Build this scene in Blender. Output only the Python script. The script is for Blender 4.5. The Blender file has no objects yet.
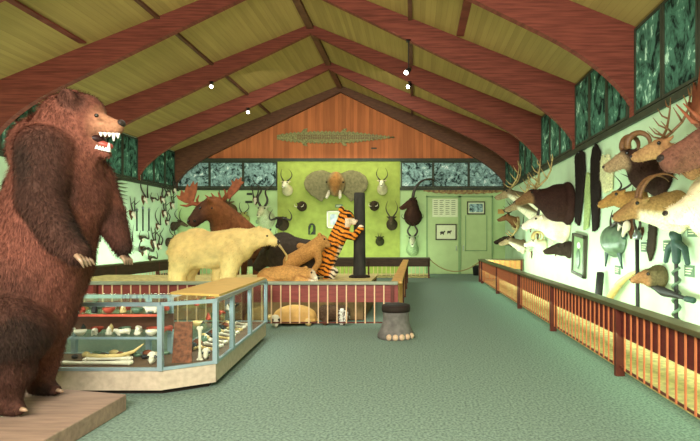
import bpy, bmesh, math, random
import numpy as np
from mathutils import Vector, Matrix, noise
PI = math.pi
rnd = random.Random(7)
scene = bpy.context.scene
COL = scene.collection
XL, XR, YB, YF = -10.55, 4.0, 21.33, -3.0       # room sides
RX, RZ, EZ = -3.28, 8.3, 5.4                    # ridge and eaves
SL = (RZ - EZ) / (XR - RX)
F = 480.0
def at(px, py, Y): return Vector(((px - 415) / F * Y, Y, 1.6 + (238 - py) / F * Y))
def at_right(px, py, out=0.0):                   # a point `out` metres off the right wall
    X = XR - out; Y = F * X / (px - 415)
    return Vector((X, Y, 1.6 + (238 - py) / F * Y))
def at_left(px, py, out=0.0):
    X = XL + out; Y = F * X / (px - 415)
    return Vector((X, Y, 1.6 + (238 - py) / F * Y))
def lin(r, g, b):
    f = lambda c: (c / 255 / 12.92) if c / 255 <= .04045 else ((c / 255 + .055) / 1.055) ** 2.4
    return (f(r), f(g), f(b))

# ------------------------------------------------------------------ materials
def nodes(name):
    m = bpy.data.materials.new(name); m.use_nodes = True
    nt = m.node_tree; nt.nodes.clear()
    o = nt.nodes.new('ShaderNodeOutputMaterial'); b = nt.nodes.new('ShaderNodeBsdfPrincipled')
    nt.links.new(b.outputs[0], o.inputs[0])
    return m, nt, b
def N(nt, t, **kw):
    n = nt.nodes.new(t)
    for k, v in kw.items():
        if k in n.inputs: n.inputs[k].default_value = v
        else: setattr(n, k, v)
    return n
def ramp(nt, stops):
    r = nt.nodes.new('ShaderNodeValToRGB'); e = r.color_ramp.elements
    e[0].position, e[0].color = stops[0][0], (*stops[0][1], 1)
    e[1].position, e[1].color = stops[-1][0], (*stops[-1][1], 1)
    for p, c in stops[1:-1]:
        x = e.new(p); x.color = (*c, 1)
    return r
def mul(c, k): return tuple(min(1, x * k) for x in c)
def mat(name, c, rough=.6, var=.25, scale=8, stretch=(1, 1, 1), bump=0.0, metal=0.0, spec=.3, c2=None):
    m, nt, b = nodes(name)
    tc = N(nt, 'ShaderNodeTexCoord'); mp = N(nt, 'ShaderNodeMapping'); mp.inputs['Scale'].default_value = stretch
    nz = N(nt, 'ShaderNodeTexNoise', Scale=scale, Detail=5.0)
    nt.links.new(tc.outputs['Object'], mp.inputs[0]); nt.links.new(mp.outputs[0], nz.inputs['Vector'])
    r = ramp(nt, [(.3, mul(c, 1 - var)), (.7, c2 or mul(c, 1 + var))])
    nt.links.new(nz.outputs[0], r.inputs[0]); nt.links.new(r.outputs[0], b.inputs['Base Color'])
    b.inputs['Roughness'].default_value = rough; b.inputs['Metallic'].default_value = metal
    b.inputs['Specular IOR Level'].default_value = spec
    if bump:
        bp = N(nt, 'ShaderNodeBump', Strength=bump, Distance=.02)
        nt.links.new(nz.outputs[0], bp.inputs['Height']); nt.links.new(bp.outputs[0], b.inputs['Normal'])
    return m
def fur_mat(name='fur', scale=30, rough=.85, lo=.72, hi=1.25):
    m, nt, b = nodes(name)
    a = N(nt, 'ShaderNodeAttribute', attribute_name='Col')
    tc = N(nt, 'ShaderNodeTexCoord'); nz = N(nt, 'ShaderNodeTexNoise', Scale=float(scale), Detail=4.0)
    nt.links.new(tc.outputs['Object'], nz.inputs['Vector'])
    r = ramp(nt, [(.3, (lo,) * 3), (.7, (hi,) * 3)])
    mx = N(nt, 'ShaderNodeMix', data_type='RGBA', blend_type='MULTIPLY'); mx.inputs[0].default_value = 1
    nt.links.new(nz.outputs[0], r.inputs[0])
    nt.links.new(a.outputs['Color'], mx.inputs[6]); nt.links.new(r.outputs[0], mx.inputs[7])
    nt.links.new(mx.outputs[2], b.inputs['Base Color'])
    b.inputs['Roughness'].default_value = rough; b.inputs['Specular IOR Level'].default_value = .15
    bp = N(nt, 'ShaderNodeBump', Strength=.35, Distance=.02)
    nt.links.new(nz.outputs[0], bp.inputs['Height']); nt.links.new(bp.outputs[0], b.inputs['Normal'])
    return m
def planks(name, c, axis, width, seam=.5, var=.2, grain=(1, 1, 1), rough=.6, gs=3.0, seamw=.08):
    """boards side by side along `axis` (0 x, 1 y, 2 z) with thin dark joints and long grain"""
    m, nt, b = nodes(name)
    tc = N(nt, 'ShaderNodeTexCoord'); sp = N(nt, 'ShaderNodeSeparateXYZ')
    nt.links.new(tc.outputs['Object'], sp.inputs[0])
    dv = N(nt, 'ShaderNodeMath', operation='DIVIDE'); dv.inputs[1].default_value = width
    nt.links.new(sp.outputs[axis], dv.inputs[0])
    fr = N(nt, 'ShaderNodeMath', operation='FRACT'); nt.links.new(dv.outputs[0], fr.inputs[0])
    fl = N(nt, 'ShaderNodeMath', operation='FLOOR'); nt.links.new(dv.outputs[0], fl.inputs[0])
    wn = N(nt, 'ShaderNodeTexWhiteNoise', noise_dimensions='1D'); nt.links.new(fl.outputs[0], wn.inputs['W'])
    mp = N(nt, 'ShaderNodeMapping'); mp.inputs['Scale'].default_value = grain
    nt.links.new(tc.outputs['Object'], mp.inputs[0])
    nz = N(nt, 'ShaderNodeTexNoise', Scale=gs, Detail=6.0); nt.links.new(mp.outputs[0], nz.inputs['Vector'])
    ad = N(nt, 'ShaderNodeMath', operation='ADD'); nt.links.new(nz.outputs[0], ad.inputs[0])
    ml = N(nt, 'ShaderNodeMath', operation='MULTIPLY_ADD'); ml.inputs[1].default_value = .5; ml.inputs[2].default_value = -.25
    nt.links.new(wn.outputs[0], ml.inputs[0]); nt.links.new(ml.outputs[0], ad.inputs[1])
    r = ramp(nt, [(.25, mul(c, 1 - var)), (.75, mul(c, 1 + var))]); nt.links.new(ad.outputs[0], r.inputs[0])
    s = ramp(nt, [(0, (seam,) * 3), (seamw, (1, 1, 1))]); nt.links.new(fr.outputs[0], s.inputs[0])
    mx = N(nt, 'ShaderNodeMix', data_type='RGBA', blend_type='MULTIPLY'); mx.inputs[0].default_value = 1
    nt.links.new(r.outputs[0], mx.inputs[6]); nt.links.new(s.outputs[0], mx.inputs[7])
    nt.links.new(mx.outputs[2], b.inputs['Base Color'])
    b.inputs['Roughness'].default_value = rough; b.inputs['Specular IOR Level'].default_value = .2
    return m
def mural_mat(name, dark, mid, pale, sx=2.2, sz=.9, seed=0.0):
    """a painted forest scene: tangled trunks, foliage blots and pale water"""
    m, nt, b = nodes(name)
    tc = N(nt, 'ShaderNodeTexCoord'); oi = N(nt, 'ShaderNodeObjectInfo')
    mp = N(nt, 'ShaderNodeMapping'); mp.inputs['Scale'].default_value = (sx, sx, sz)
    off = N(nt, 'ShaderNodeVectorMath', operation='SCALE'); off.inputs['Scale'].default_value = 40
    cv = N(nt, 'ShaderNodeCombineXYZ')
    for k in range(3): nt.links.new(oi.outputs['Random'], cv.inputs[k])
    nt.links.new(cv.outputs[0], off.inputs[0]); nt.links.new(off.outputs[0], mp.inputs['Location'])
    nt.links.new(tc.outputs['Object'], mp.inputs[0])
    nz = N(nt, 'ShaderNodeTexNoise', Scale=1.6, Detail=7.0, Roughness=.62, Distortion=1.4)
    nt.links.new(mp.outputs[0], nz.inputs['Vector'])
    n2 = N(nt, 'ShaderNodeTexNoise', Scale=6.0, Detail=4.0, Distortion=.8)
    nt.links.new(mp.outputs[0], n2.inputs['Vector'])
    av = N(nt, 'ShaderNodeMath', operation='MULTIPLY_ADD'); av.inputs[1].default_value = .35; av.inputs[2].default_value = -.17
    nt.links.new(n2.outputs[0], av.inputs[0])
    ad = N(nt, 'ShaderNodeMath', operation='ADD'); nt.links.new(nz.outputs[0], ad.inputs[0]); nt.links.new(av.outputs[0], ad.inputs[1])
    r = ramp(nt, [(.38, dark), (.46, mul(mid, .6)), (.53, mid), (.62, mul(mid, 1.3)), (.68, pale)])
    nt.links.new(ad.outputs[0], r.inputs[0]); nt.links.new(r.outputs[0], b.inputs['Base Color'])
    b.inputs['Roughness'].default_value = .7; b.inputs['Specular IOR Level'].default_value = .1
    return m
def glass_mat():
    m = bpy.data.materials.new('case_glass'); m.use_nodes = True; nt = m.node_tree; nt.nodes.clear()
    o = nt.nodes.new('ShaderNodeOutputMaterial'); mx = nt.nodes.new('ShaderNodeMixShader')
    t = nt.nodes.new('ShaderNodeBsdfTransparent'); t.inputs[0].default_value = (.96, .985, .975, 1)
    g = nt.nodes.new('ShaderNodeBsdfGlossy'); g.inputs['Roughness'].default_value = .03; g.inputs[0].default_value = (.85, 1, .92, 1)
    lw = nt.nodes.new('ShaderNodeLayerWeight'); lw.inputs[0].default_value = .5
    pw = N(nt, 'ShaderNodeMath', operation='POWER'); pw.inputs[1].default_value = 4
    fr = N(nt, 'ShaderNodeMath', operation='MULTIPLY_ADD'); fr.inputs[1].default_value = .22; fr.inputs[2].default_value = .025
    nt.links.new(lw.outputs['Facing'], pw.inputs[0]); nt.links.new(pw.outputs[0], fr.inputs[0])
    nt.links.new(fr.outputs[0], mx.inputs[0]); nt.links.new(t.outputs[0], mx.inputs[1]); nt.links.new(g.outputs[0], mx.inputs[2])
    nt.links.new(mx.outputs[0], o.inputs[0]); return m
def emit_mat(name, c, s):
    m = bpy.data.materials.new(name); m.use_nodes = True; nt = m.node_tree; nt.nodes.clear()
    o = nt.nodes.new('ShaderNodeOutputMaterial'); e = nt.nodes.new('ShaderNodeEmission')
    e.inputs[0].default_value = (*c, 1); e.inputs[1].default_value = s; nt.links.new(e.outputs[0], o.inputs[0]); return m

FUR = fur_mat(); FURC = fur_mat('coarse_fur', 9); FURS = fur_mat('soft_fur', 8, .85, .86, 1.1)
M = dict(
    carpet=mat('green_carpet', lin(116, 136, 124), .95, .42, 42, bump=.15, spec=.05),
    pebble=mat('display_floor', lin(205, 190, 130), .9, .3, 12, bump=.2),
    wall=mat('mint_wall', lin(186, 214, 178), .8, .06, 3),
    wallback=mat('pale_green_wall', lin(172, 200, 140), .8, .06, 3),
    lime=mat('lime_panel', lin(146, 160, 74), .8, .12, 4),
    door=mat('door_paint', lin(165, 188, 130), .6, .05, 3),
    doortrim=mat('door_trim', lin(120, 150, 100), .6, .08, 4),
    ceil=planks('ceiling_planks', lin(154, 131, 76), 0, .12, .8, .11, (3, .25, 3), .8, 3.0, .12),
    gable=planks('gable_boards', lin(178, 104, 62), 0, .17, .65, .2, (3, 3, .3), .7, 2.5, .1),
    beam=mat('laminated_beam', lin(112, 58, 47), .6, .35, 3, (.5, 1, 9), spec=.15),
    beamdark=mat('dark_beam', lin(92, 58, 40), .6, .3, 4, (1, 1, 5)),
    plankdark=mat('dark_plank', lin(66, 48, 34), .6, .3, 4, (1, 1, 5)),
    trim=mat('dark_trim', lin(52, 58, 44), .6, .25, 5),
    railred=mat('red_brown_board', lin(92, 38, 36), .5, .25, 4, (1, 1, 6)),
    railpink=mat('brick_red_board', lin(138, 66, 60), .5, .2, 4, (1, 1, 6)),
    railpost=mat('rail_post', lin(92, 42, 32), .5, .25, 5),
    baluster=mat('orange_baluster', lin(212, 124, 80), .5, .15, 5),
    balcream=mat('cream_baluster', lin(226, 190, 150), .5, .12, 5),
    railcap=mat('green_brown_cap', lin(82, 78, 50), .35, .2, 5, spec=.5),
    railcapl=mat('grey_green_cap', lin(140, 150, 130), .4, .15, 5, spec=.5),
    tan=mat('tan_board', lin(196, 150, 84), .6, .2, 5),
    slab=mat('wood_slab', lin(146, 122, 106), .75, .22, 3, (1, 7, 5), bump=.15),
    casebase=mat('case_base', lin(184, 168, 146), .6, .14, 18),
    kick=mat('toe_kick', lin(40, 30, 24), .8, .2, 8),
    alu=mat('anodised_frame', lin(146, 168, 174), .35, .12, 6, metal=.35, spec=.5),
    lid=mat('yellow_lid', lin(205, 168, 92), .5, .15, 5, (1, 5, 1)),
    brownfloor=mat('case_floor', lin(96, 74, 54), .8, .25, 9),
    red=mat('red_cloth', lin(160, 66, 46), .8, .3, 20),
    bone=mat('bone', lin(210, 202, 178), .6, .12, 14),
    ivory=mat('ivory', lin(206, 178, 116), .4, .2, 6, spec=.5),
    horn=mat('dark_horn', lin(48, 40, 30), .45, .35, 14, (1, 1, 4), spec=.5),
    hornbrown=mat('brown_horn', lin(112, 78, 46), .5, .35, 14, (1, 1, 4), spec=.4),
    antler=mat('antler', lin(170, 150, 100), .6, .3, 12),
    antlerred=mat('red_antler', lin(140, 78, 50), .6, .3, 9),
    black=mat('black_gloss', lin(18, 15, 13), .2, .2, 8, spec=.6),
    blackrough=mat('black_iron', lin(36, 36, 34), .6, .25, 10),
    nosehide=mat('nose_hide', lin(44, 34, 30), .55, .2, 12),
    white=mat('white_enamel', lin(235, 232, 220), .35, .05, 8),
    claw=mat('claw', lin(150, 122, 98), .4, .25, 10, spec=.5),
    plaque=mat('walnut_plaque', lin(88, 54, 34), .5, .3, 6, (1, 1, 5)),
    pole=mat('charred_pole', lin(50, 48, 44), .8, .4, 9, (1, 1, .3), bump=.4),
    sign=mat('label_card', lin(88, 112, 88), .6, .15, 10),
    paper=mat('paper', lin(205, 214, 175), .7, .05, 8),
    ink=mat('ink', lin(96, 110, 76), .7, .1, 8),
    frame=mat('frame_wood', lin(60, 58, 44), .5, .2, 8),
    framegreen=mat('frame_green', lin(120, 150, 105), .5, .2, 8),
    blue=mat('sky_print', lin(150, 185, 215), .5, .25, 6, c2=lin(235, 240, 240)),
    elephant=mat('elephant_hide', lin(120, 114, 86), .85, .3, 7, bump=.5),
    footskin=mat('elephant_foot_hide', lin(106, 102, 98), .8, .3, 10, bump=.5),
    nail=mat('toenail', lin(200, 170, 140), .5, .15, 10),
    croc=mat('reptile_hide', lin(132, 128, 82), .7, .5, 14, bump=.6),
    python=mat('mottled_hide', lin(140, 118, 72), .6, .5, 10),
    platform=mat('display_plinth', lin(120, 92, 60), .8, .25, 6),
    iron=mat('lamp_metal', lin(40, 34, 30), .4, .1, 6, metal=.5),
    rope=mat('rope', lin(150, 140, 92), .9, .2, 40),
    teal=mat('teal_paint', lin(40, 64, 56), .5, .3, 8),
    greendome=mat('greenish_shell', lin(84, 108, 84), .4, .4, 7, spec=.5),
    speckle=mat('speckled_hide', lin(120, 70, 48), .8, .55, 22),
    steel=mat('steel', lin(130, 140, 140), .3, .15, 8, metal=.7),
    mural=mural_mat('forest_mural', lin(16, 30, 26), lin(70, 112, 94), lin(178, 220, 196), 1.7, 1.15),
    muralback=mural_mat('winter_mural', lin(24, 40, 40), lin(136, 168, 166), lin(236, 246, 242), 1.9, 1.9),
    glow=emit_mat('lamp_glow', (1, .93, .8), 14),
    glass=glass_mat(),
)

# ------------------------------------------------------------------ mesh building
class MB:
    def __init__(s): s.v = []; s.f = []
    def add(s, vs, fs):
        n = len(s.v); s.v += [tuple(v) for v in vs]; s.f += [tuple(i + n for i in f) for f in fs]; return s
    def box(s, x0, x1, y0, y1, z0, z1):
        return s.add([(x0,y0,z0),(x1,y0,z0),(x1,y1,z0),(x0,y1,z0),(x0,y0,z1),(x1,y0,z1),(x1,y1,z1),(x0,y1,z1)],
                     [(0,3,2,1),(4,5,6,7),(0,1,5,4),(1,2,6,5),(2,3,7,6),(3,0,4,7)])
    def bar(s, a, b, w, h):                                   # a rectangular bar from a to b, w across, h upwards
        a, b = Vector(a), Vector(b); t = (b - a).normalized()
        up = Vector((0,0,1)) if abs(t.z) < .95 else Vector((0,1,0))
        x = t.cross(up).normalized(); y = x.cross(t)
        vs = [p + x*i*w/2 + y*j*h/2 for p in (a, b) for i, j in ((-1,-1),(1,-1),(1,1),(-1,1))]
        return s.add(vs, [(0,3,2,1)[::-1],(4,5,6,7)[::-1],(0,1,5,4)[::-1],(1,2,6,5)[::-1],(2,3,7,6)[::-1],(3,0,4,7)[::-1]])
    def tube(s, pts, rad, n=8):
        pts = [Vector(p) for p in pts]; k = len(pts)
        if not hasattr(rad, '__len__'): rad = [rad] * k
        t0 = (pts[1] - pts[0]).normalized()
        x = t0.orthogonal().normalized(); vs = []
        for i, p in enumerate(pts):
            t = (pts[min(i+1, k-1)] - pts[max(i-1, 0)]).normalized()
            x = (x - t * x.dot(t)).normalized(); y = t.cross(x)
            for j in range(n):
                a = 2*PI*j/n; vs.append(p + (x*math.cos(a) + y*math.sin(a)) * rad[i])
        fs = [(i*n+j, i*n+(j+1)%n, (i+1)*n+(j+1)%n, (i+1)*n+j) for i in range(k-1) for j in range(n)]
        fs += [tuple(range(n))[::-1], tuple((k-1)*n+j for j in range(n))]
        return s.add(vs, fs)
    def ell(s, c, r, n=14, m=9, rot=None):
        c = Vector(c)
        if not hasattr(r, '__len__'): r = (r, r, r)
        vs = []; R = rot or Matrix.Identity(3)
        def P(a, b): return c + R @ Vector((r[0]*math.sin(a)*math.cos(b), r[1]*math.sin(a)*math.sin(b), r[2]*math.cos(a)))
        vs.append(P(0, 0))
        for i in range(1, m):
            for j in range(n): vs.append(P(PI*i/m, 2*PI*j/n))
        vs.append(P(PI, 0)); fs = []
        for j in range(n): fs.append((0, 1+j, 1+(j+1)%n))
        for i in range(m-2):
            for j in range(n): fs.append((1+i*n+j, 1+(i+1)*n+j, 1+(i+1)*n+(j+1)%n, 1+i*n+(j+1)%n))
        L = len(vs)-1
        for j in range(n): fs.append((L, 1+(m-2)*n+(j+1)%n, 1+(m-2)*n+j))
        return s.add(vs, fs)
    def cap(s, a, ra, b, rb):                                  # tapered capsule, closed pieces that the remesh fuses
        s.ell(a, ra); s.ell(b, rb)
        if (Vector(b)-Vector(a)).length > 1e-4: s.tube([a, b], [ra*.985, rb*.985], 14)
        return s
    def prism(s, pts, off):                                    # 3-D planar outline pushed along off
        n = len(pts); off = Vector(off); a = [Vector(p) for p in pts]
        return s.add(a + [p + off for p in a], [tuple(range(n)), tuple(range(2*n-1, n-1, -1))] + [(i, i+n, (i+1)%n+n, (i+1)%n) for i in range(n)])
    def lathe(s, prof, n=24, c=(0,0,0)):
        vs = []
        for r, z in prof:
            for j in range(n): vs.append((c[0]+r*math.cos(2*PI*j/n), c[1]+r*math.sin(2*PI*j/n), c[2]+z))
        k = len(prof)
        fs = [(i*n+j, i*n+(j+1)%n, (i+1)*n+(j+1)%n, (i+1)*n+j) for i in range(k-1) for j in range(n)]
        fs += [tuple(range(n))[::-1], tuple((k-1)*n+j for j in range(n))]
        return s.add(vs, fs)
    def mesh(s, name):
        me = bpy.data.meshes.new(name); me.from_pydata(s.v, [], s.f)
        bm = bmesh.new(); bm.from_mesh(me); bmesh.ops.recalc_face_normals(bm, faces=bm.faces); bm.to_mesh(me); bm.free()
        return me
    def build(s, name, m, parent=None, smooth=False, bevel=0.0, loc=None):
        me = s.mesh(name); me.materials.append(M[m] if isinstance(m, str) else m)
        if smooth: me.polygons.foreach_set('use_smooth', [True]*len(me.polygons))
        o = bpy.data.objects.new(name, me); COL.objects.link(o)
        if parent: o.parent = parent
        if loc is not None: o.location = loc
        if bevel:
            b = o.modifiers.new('b', 'BEVEL'); b.width = bevel; b.segments = 2; b.limit_method = 'ANGLE'
        return o

def blob(mb, name, m, parent=None, voxel=.03, smooth=6, color=(.3, .2, .1), fur=0, flen=.05, fwid=.008, flow=(0, 0, -1), floor=None, seed=1, lay=.8, ymax=None, flenf=None, rand=.22):
    """fuse overlapping closed pieces into one continuous body, colour its coat, add tufts of hair"""
    me = mb.mesh('tmp'); o = bpy.data.objects.new('tmp', me); COL.objects.link(o)
    r = o.modifiers.new('r', 'REMESH'); r.mode = 'VOXEL'; r.voxel_size = voxel
    sm = o.modifiers.new('s', 'SMOOTH'); sm.factor = .5; sm.iterations = smooth
    dg = bpy.context.evaluated_depsgraph_get()
    me2 = bpy.data.meshes.new_from_object(o.evaluated_get(dg))
    bpy.data.objects.remove(o); bpy.data.meshes.remove(me)
    n = len(me2.vertices); co = np.zeros(n*3); me2.vertices.foreach_get('co', co); co = co.reshape(-1, 3)
    if floor is not None: co[:, 2] = np.maximum(co[:, 2], floor)
    if ymax is not None: co[:, 1] = np.minimum(co[:, 1], ymax)
    no = np.zeros(n*3); me2.vertices.foreach_get('normal', no); no = no.reshape(-1, 3)
    col = np.array(color(co)) if callable(color) else np.tile(np.array(color), (n, 1))
    nl = len(me2.loops); lv = np.zeros(nl, dtype=np.int64); me2.loops.foreach_get('vertex_index', lv)
    npol = len(me2.polygons); ls = np.zeros(npol, dtype=np.int64); me2.polygons.foreach_get('loop_start', ls)
    lt = np.zeros(npol, dtype=np.int64); me2.polygons.foreach_get('loop_total', lt)
    faces = [tuple(int(x) for x in lv[a:a+b]) for a, b in zip(ls, lt)]
    bpy.data.meshes.remove(me2)
    nb = len(faces)
    if fur:
        rg = np.random.default_rng(seed)
        q = np.array([f[:3] for f in faces]); 
        A, B, C = co[q[:, 0]], co[q[:, 1]], co[q[:, 2]]
        ar = np.linalg.norm(np.cross(B-A, C-A), axis=1); pick = rg.choice(len(q), fur, p=ar/ar.sum())
        u = rg.random((fur, 2)); fl_ = u.sum(1) > 1; u[fl_] = 1 - u[fl_]
        u = u * 1.35 - .1
        P = A[pick] + (B-A)[pick]*u[:, :1] + (C-A)[pick]*u[:, 1:]
        Nn = no[q[pick, 0]]; fcol = col[q[pick, 0]] * (1 + rand*rg.standard_normal((fur, 1)))
        d = np.array(flow) + .35*rg.standard_normal((fur, 3)); d = d - (d*Nn).sum(1, keepdims=True)*Nn
        d /= np.linalg.norm(d, axis=1, keepdims=True) + 1e-6
        d = d*lay + Nn*(1-lay) + Nn*.18; d /= np.linalg.norm(d, axis=1, keepdims=True)
        w = np.cross(d, Nn); w /= np.linalg.norm(w, axis=1, keepdims=True) + 1e-6
        L = flen*(.6+.8*rg.random((fur, 1)))
        if flenf is not None: L = L*flenf(P)[:, None]
        P = P - Nn*.006
        tri = np.stack([P - w*fwid/2, P + w*fwid/2, P + d*L], 1).reshape(-1, 3)
        if floor is not None: tri[:, 2] = np.maximum(tri[:, 2], floor)
        if ymax is not None: tri[:, 1] = np.minimum(tri[:, 1], ymax)
        co = np.vstack([co, tri]); col = np.vstack([col, np.repeat(np.clip(fcol, 0, 1), 3, 0)])
        faces += [(n+3*i, n+3*i+1, n+3*i+2) for i in range(fur)]
    out = bpy.data.meshes.new(name); out.from_pydata(co.tolist(), [], faces)
    at_ = out.attributes.new('Col', 'FLOAT_COLOR', 'POINT')
    at_.data.foreach_set('color', np.hstack([np.clip(col, 0, 1), np.ones((len(co), 1))]).astype(np.float32).ravel())
    out.polygons.foreach_set('use_smooth', [True]*nb + [False]*(len(faces)-nb))
    out.materials.append(m); ob = bpy.data.objects.new(name, out); COL.objects.link(ob)
    if parent: ob.parent = parent
    return ob

def tag(o, label, cat, group=None):
    o['label'] = label; o['category'] = cat
    if group: o['group'] = group
    return o
def thing(name, label, cat, loc=(0,0,0), rz=0.0, group=None, scale=1.0):
    o = bpy.data.objects.new(name, None); COL.objects.link(o); o.empty_display_size = .1
    o.location = loc; o.rotation_euler = (0, 0, rz); o.scale = (scale,)*3 if not hasattr(scale, '__len__') else scale
    return tag(o, label, cat, group)
def struct(o): o['kind'] = 'structure'; return o
def dup(root, label, loc, rz=0.0, scale=1.0, group=None):
    r = root.copy(); COL.objects.link(r); r.location = loc; r.rotation_euler = (0, 0, rz)
    r.scale = (scale,)*3 if not hasattr(scale, '__len__') else scale; r['label'] = label
    if group: r['group'] = group
    for ch in list(root.children):
        c = ch.copy(); COL.objects.link(c); c.parent = r
        for g in list(ch.children):
            d = g.copy(); COL.objects.link(d); d.parent = c
    return r
def rel(root):                                                # world point -> local point of an unrotated empty
    L = Vector(root.location); return lambda p: Vector(p) - L

# ------------------------------------------------------------------ the room
struct(MB().box(XL, XR, YF, YB, -.1, 0).build('floor', 'carpet'))
struct(MB().box(XL-.2, XL, YF, YB+.2, 0, EZ+.1).build('wall_left', 'wall'))
struct(MB().box(XR, XR+.2, YF, YB+.2, 0, EZ+.1).build('wall_right', 'wall'))
struct(MB().box(XL, XR, YB, YB+.2, 0, 5.05).build('wall_back', 'wallback'))
struct(MB().box(XL, XR, YF-.2, YF, 0, EZ).build('wall_front', 'wall'))
struct(MB().prism([(XL, YB-.05, 5.0), (XR, YB-.05, 5.0), (XR, YB-.05, EZ), (RX, YB-.05, RZ), (XL, YB-.05, EZ)], (0, .25, 0)).build('wall_gable', 'gable'))
struct(MB().prism([(XL, YF, EZ), (XR, YF, EZ), (RX, YF, RZ)], (0, -.2, 0)).build('wall_front_gable', 'gable'))
struct(MB().prism([(XL-.2, YF-.2, EZ-.2*SL), (RX, YF-.2, RZ), (XR+.2, YF-.2, EZ-.2*SL), (XR+.2, YF-.2, EZ+.2), (RX, YF-.2, RZ+.25), (XL-.2, YF-.2, EZ+.2)], (0, YB-YF+.4, 0)).build('ceiling', 'ceil'))
struct(MB().box(-6.09, -.67, YB-.08, YB, 0, 5.0).build('wall_back_panel', 'lime'))
# display floors behind the railings
struct(MB().box(2.5, XR, YF, 17.7, 0, .03).build('floor_right_display', 'pebble'))
struct(MB().box(XL, .6, 19.3, YB-.1, 0, .03).build('floor_back_display', 'pebble'))
struct(MB().box(XL, -9.0, 6, 19.3, 0, .03).build('floor_left_display', 'pebble'))
# trims
struct(MB().box(XR-.07, XR, YF, YB, 3.68, 3.8).build('trim_1', 'trim'))
struct(MB().box(XL, XL+.07, YF, YB, 3.68, 3.8).build('trim_2', 'trim'))
struct(MB().box(XL, -6.09, YB-.07, YB, 3.72, 3.84).build('trim_3', 'trim'))
struct(MB().box(-.67, XR, YB-.07, YB, 3.72, 3.84).build('trim_4', 'trim'))
struct(MB().box(XL, XR, YB-.16, YB-.05, 4.99, 5.12).build('trim_5', 'trim'))
struct(MB().box(RX-.1, RX+.1, YF, YB-.06, RZ-.16, RZ-.02).build('trim_6', 'beamdark'))       # ridge
for k, x in ((7, -6.35), (8, -.12)):
    z = RZ - SL*abs(x-RX)
    struct(MB().box(x-.05, x+.05, YF, YB-.1, z-.05-.02, z-.0).build('trim_%d' % k, 'beamdark'))
for k, (x, y0, y1) in enumerate(((-8.0, 5.6, 8.5), (-5.2, 8.8, 11.7), (-8.1, 8.8, 11.7), (1.1, 8.8, 11.7))):
    z = RZ - SL*abs(x-RX)
    struct(MB().box(x-.09, x+.09, y0, y1, z-.04, z+.0).build('trim_%d' % (9+k), 'beam'))
struct(MB().box(XR-.03, XR, YF, YB, 0, .12).build('baseboard_right', 'trim'))
struct(MB().box(XL, XL+.03, YF, YB, 0, .12).build('baseboard_left', 'trim'))
# roof beams: laminated arches that swing down to the walls
def beam_outline(y):
    H = XR - RX; out = []
    def half(sg):
        dp = lambda u: .28+.09*u
        p = [(H, EZ+.02), (H, 3.8), (H-.07, 3.8), (H-.07, 4.0)]
        for i in range(1, 13):
            t = i/12; a, b, c = (H-.07, 4.0), (H-.5, RZ-SL*(H-.5)-dp(H-.5)), (H-1.75, RZ-SL*(H-1.75)-dp(H-1.75))
            p.append(((1-t)**2*a[0]+2*t*(1-t)*b[0]+t*t*c[0], (1-t)**2*a[1]+2*t*(1-t)*b[1]+t*t*c[1]))
        return [(RX+sg*u, y, z) for u, z in p]
    return half(1) + [(RX, y, RZ-.29)] + half(-1)[::-1] + [(RX, y, RZ)]
BEAMS = [2.2, 5.45, 8.65, 11.86, 15.03, 18.2]
for i, y in enumerate(BEAMS):
    struct(MB().prism(beam_outline(y), (0, .15, 0)).build('ceiling_beam', 'beam'))
struct(MB().prism(beam_outline(YB-.3), (0, .2, 0)).build('ceiling_beam', 'beamdark'))

# double doors in the back wall
def door(n, x0, x1, handle_side):
    d = struct(MB().box(x0+.03, x1-.03, YB-.07, YB-.005, .02, 3.4).build('door_%d' % n, 'door'))
    f = MB()
    for a, b, c, e in ((x0, x0+.06, 0, 3.47), (x1-.06, x1, 0, 3.47), (x0, x1, 3.4, 3.47)): f.box(a, b, YB-.1, YB-.005, c, e)
    f.build('door_frame', 'doortrim', d)
    hx = x0+.16 if handle_side < 0 else x1-.16
    MB().tube([(hx, YB-.07, 1.05), (hx, YB-.13, 1.05), (hx, YB-.13, 1.25), (hx, YB-.07, 1.25)], .015).build('door_handle', 'steel', d)
    return d
door(1, .5, 1.98, 1); d2 = door(2, 1.98, 3.45, -1)
p = MB()
for a, b, c, e in ((2.22, 3.2, 1.02, 1.06), (2.22, 2.26, 1.02, 2.6), (3.16, 3.2, 1.02, 2.6)): p.box(a, b, YB-.085, YB-.06, c, e)
p.build('panel_moulding', 'doortrim', d2)

# ------------------------------------------------------------------ painted murals between the beams
def mural(label, wall, a0, a1, z0, z1, group):
    w = (a1-a0)/2; c = (a0+a1)/2
    if wall == 'right': loc, rz = (XR, c, z0), -PI/2
    elif wall == 'left': loc, rz = (XL, c, z0), PI/2
    else: loc, rz = (c, YB, z0), 0
    t = thing('mural_panel', label, 'mural', loc, rz, group); h = z1-z0
    MB().box(-w+.03, w-.03, -.04, -.005, .03, h-.03).build('painting', 'muralback' if wall == 'back' else 'mural', t)
    f = MB()
    for b in ((-w, -w+.05, 0, h), (w-.05, w, 0, h), (-w+.05, w-.05, 0, .05), (-w+.05, w-.05, h-.05, h)): f.box(b[0], b[1], -.06, -.005, b[2], b[3])
    f.build('frame', 'trim', t); return t
ORD = ['nearest', 'second nearest', 'middle', 'second farthest', 'farthest']
bays = [(5.71, 8.65), (8.91, 11.86), (12.12, 15.03), (15.29, 18.2), (18.46, 21.0)]
for bi, (a, b) in enumerate(bays):
    w = (b-a)/3
    for k in range(3):
        pos = ['near', 'middle', 'far'][k]
        mural('green forest mural on right wall, %s panel of the %s beam bay' % (pos, ORD[bi]), 'right', a+w*k+.01, a+w*(k+1)-.01, 3.82, 5.36, 'forest murals along the side walls')
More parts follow.
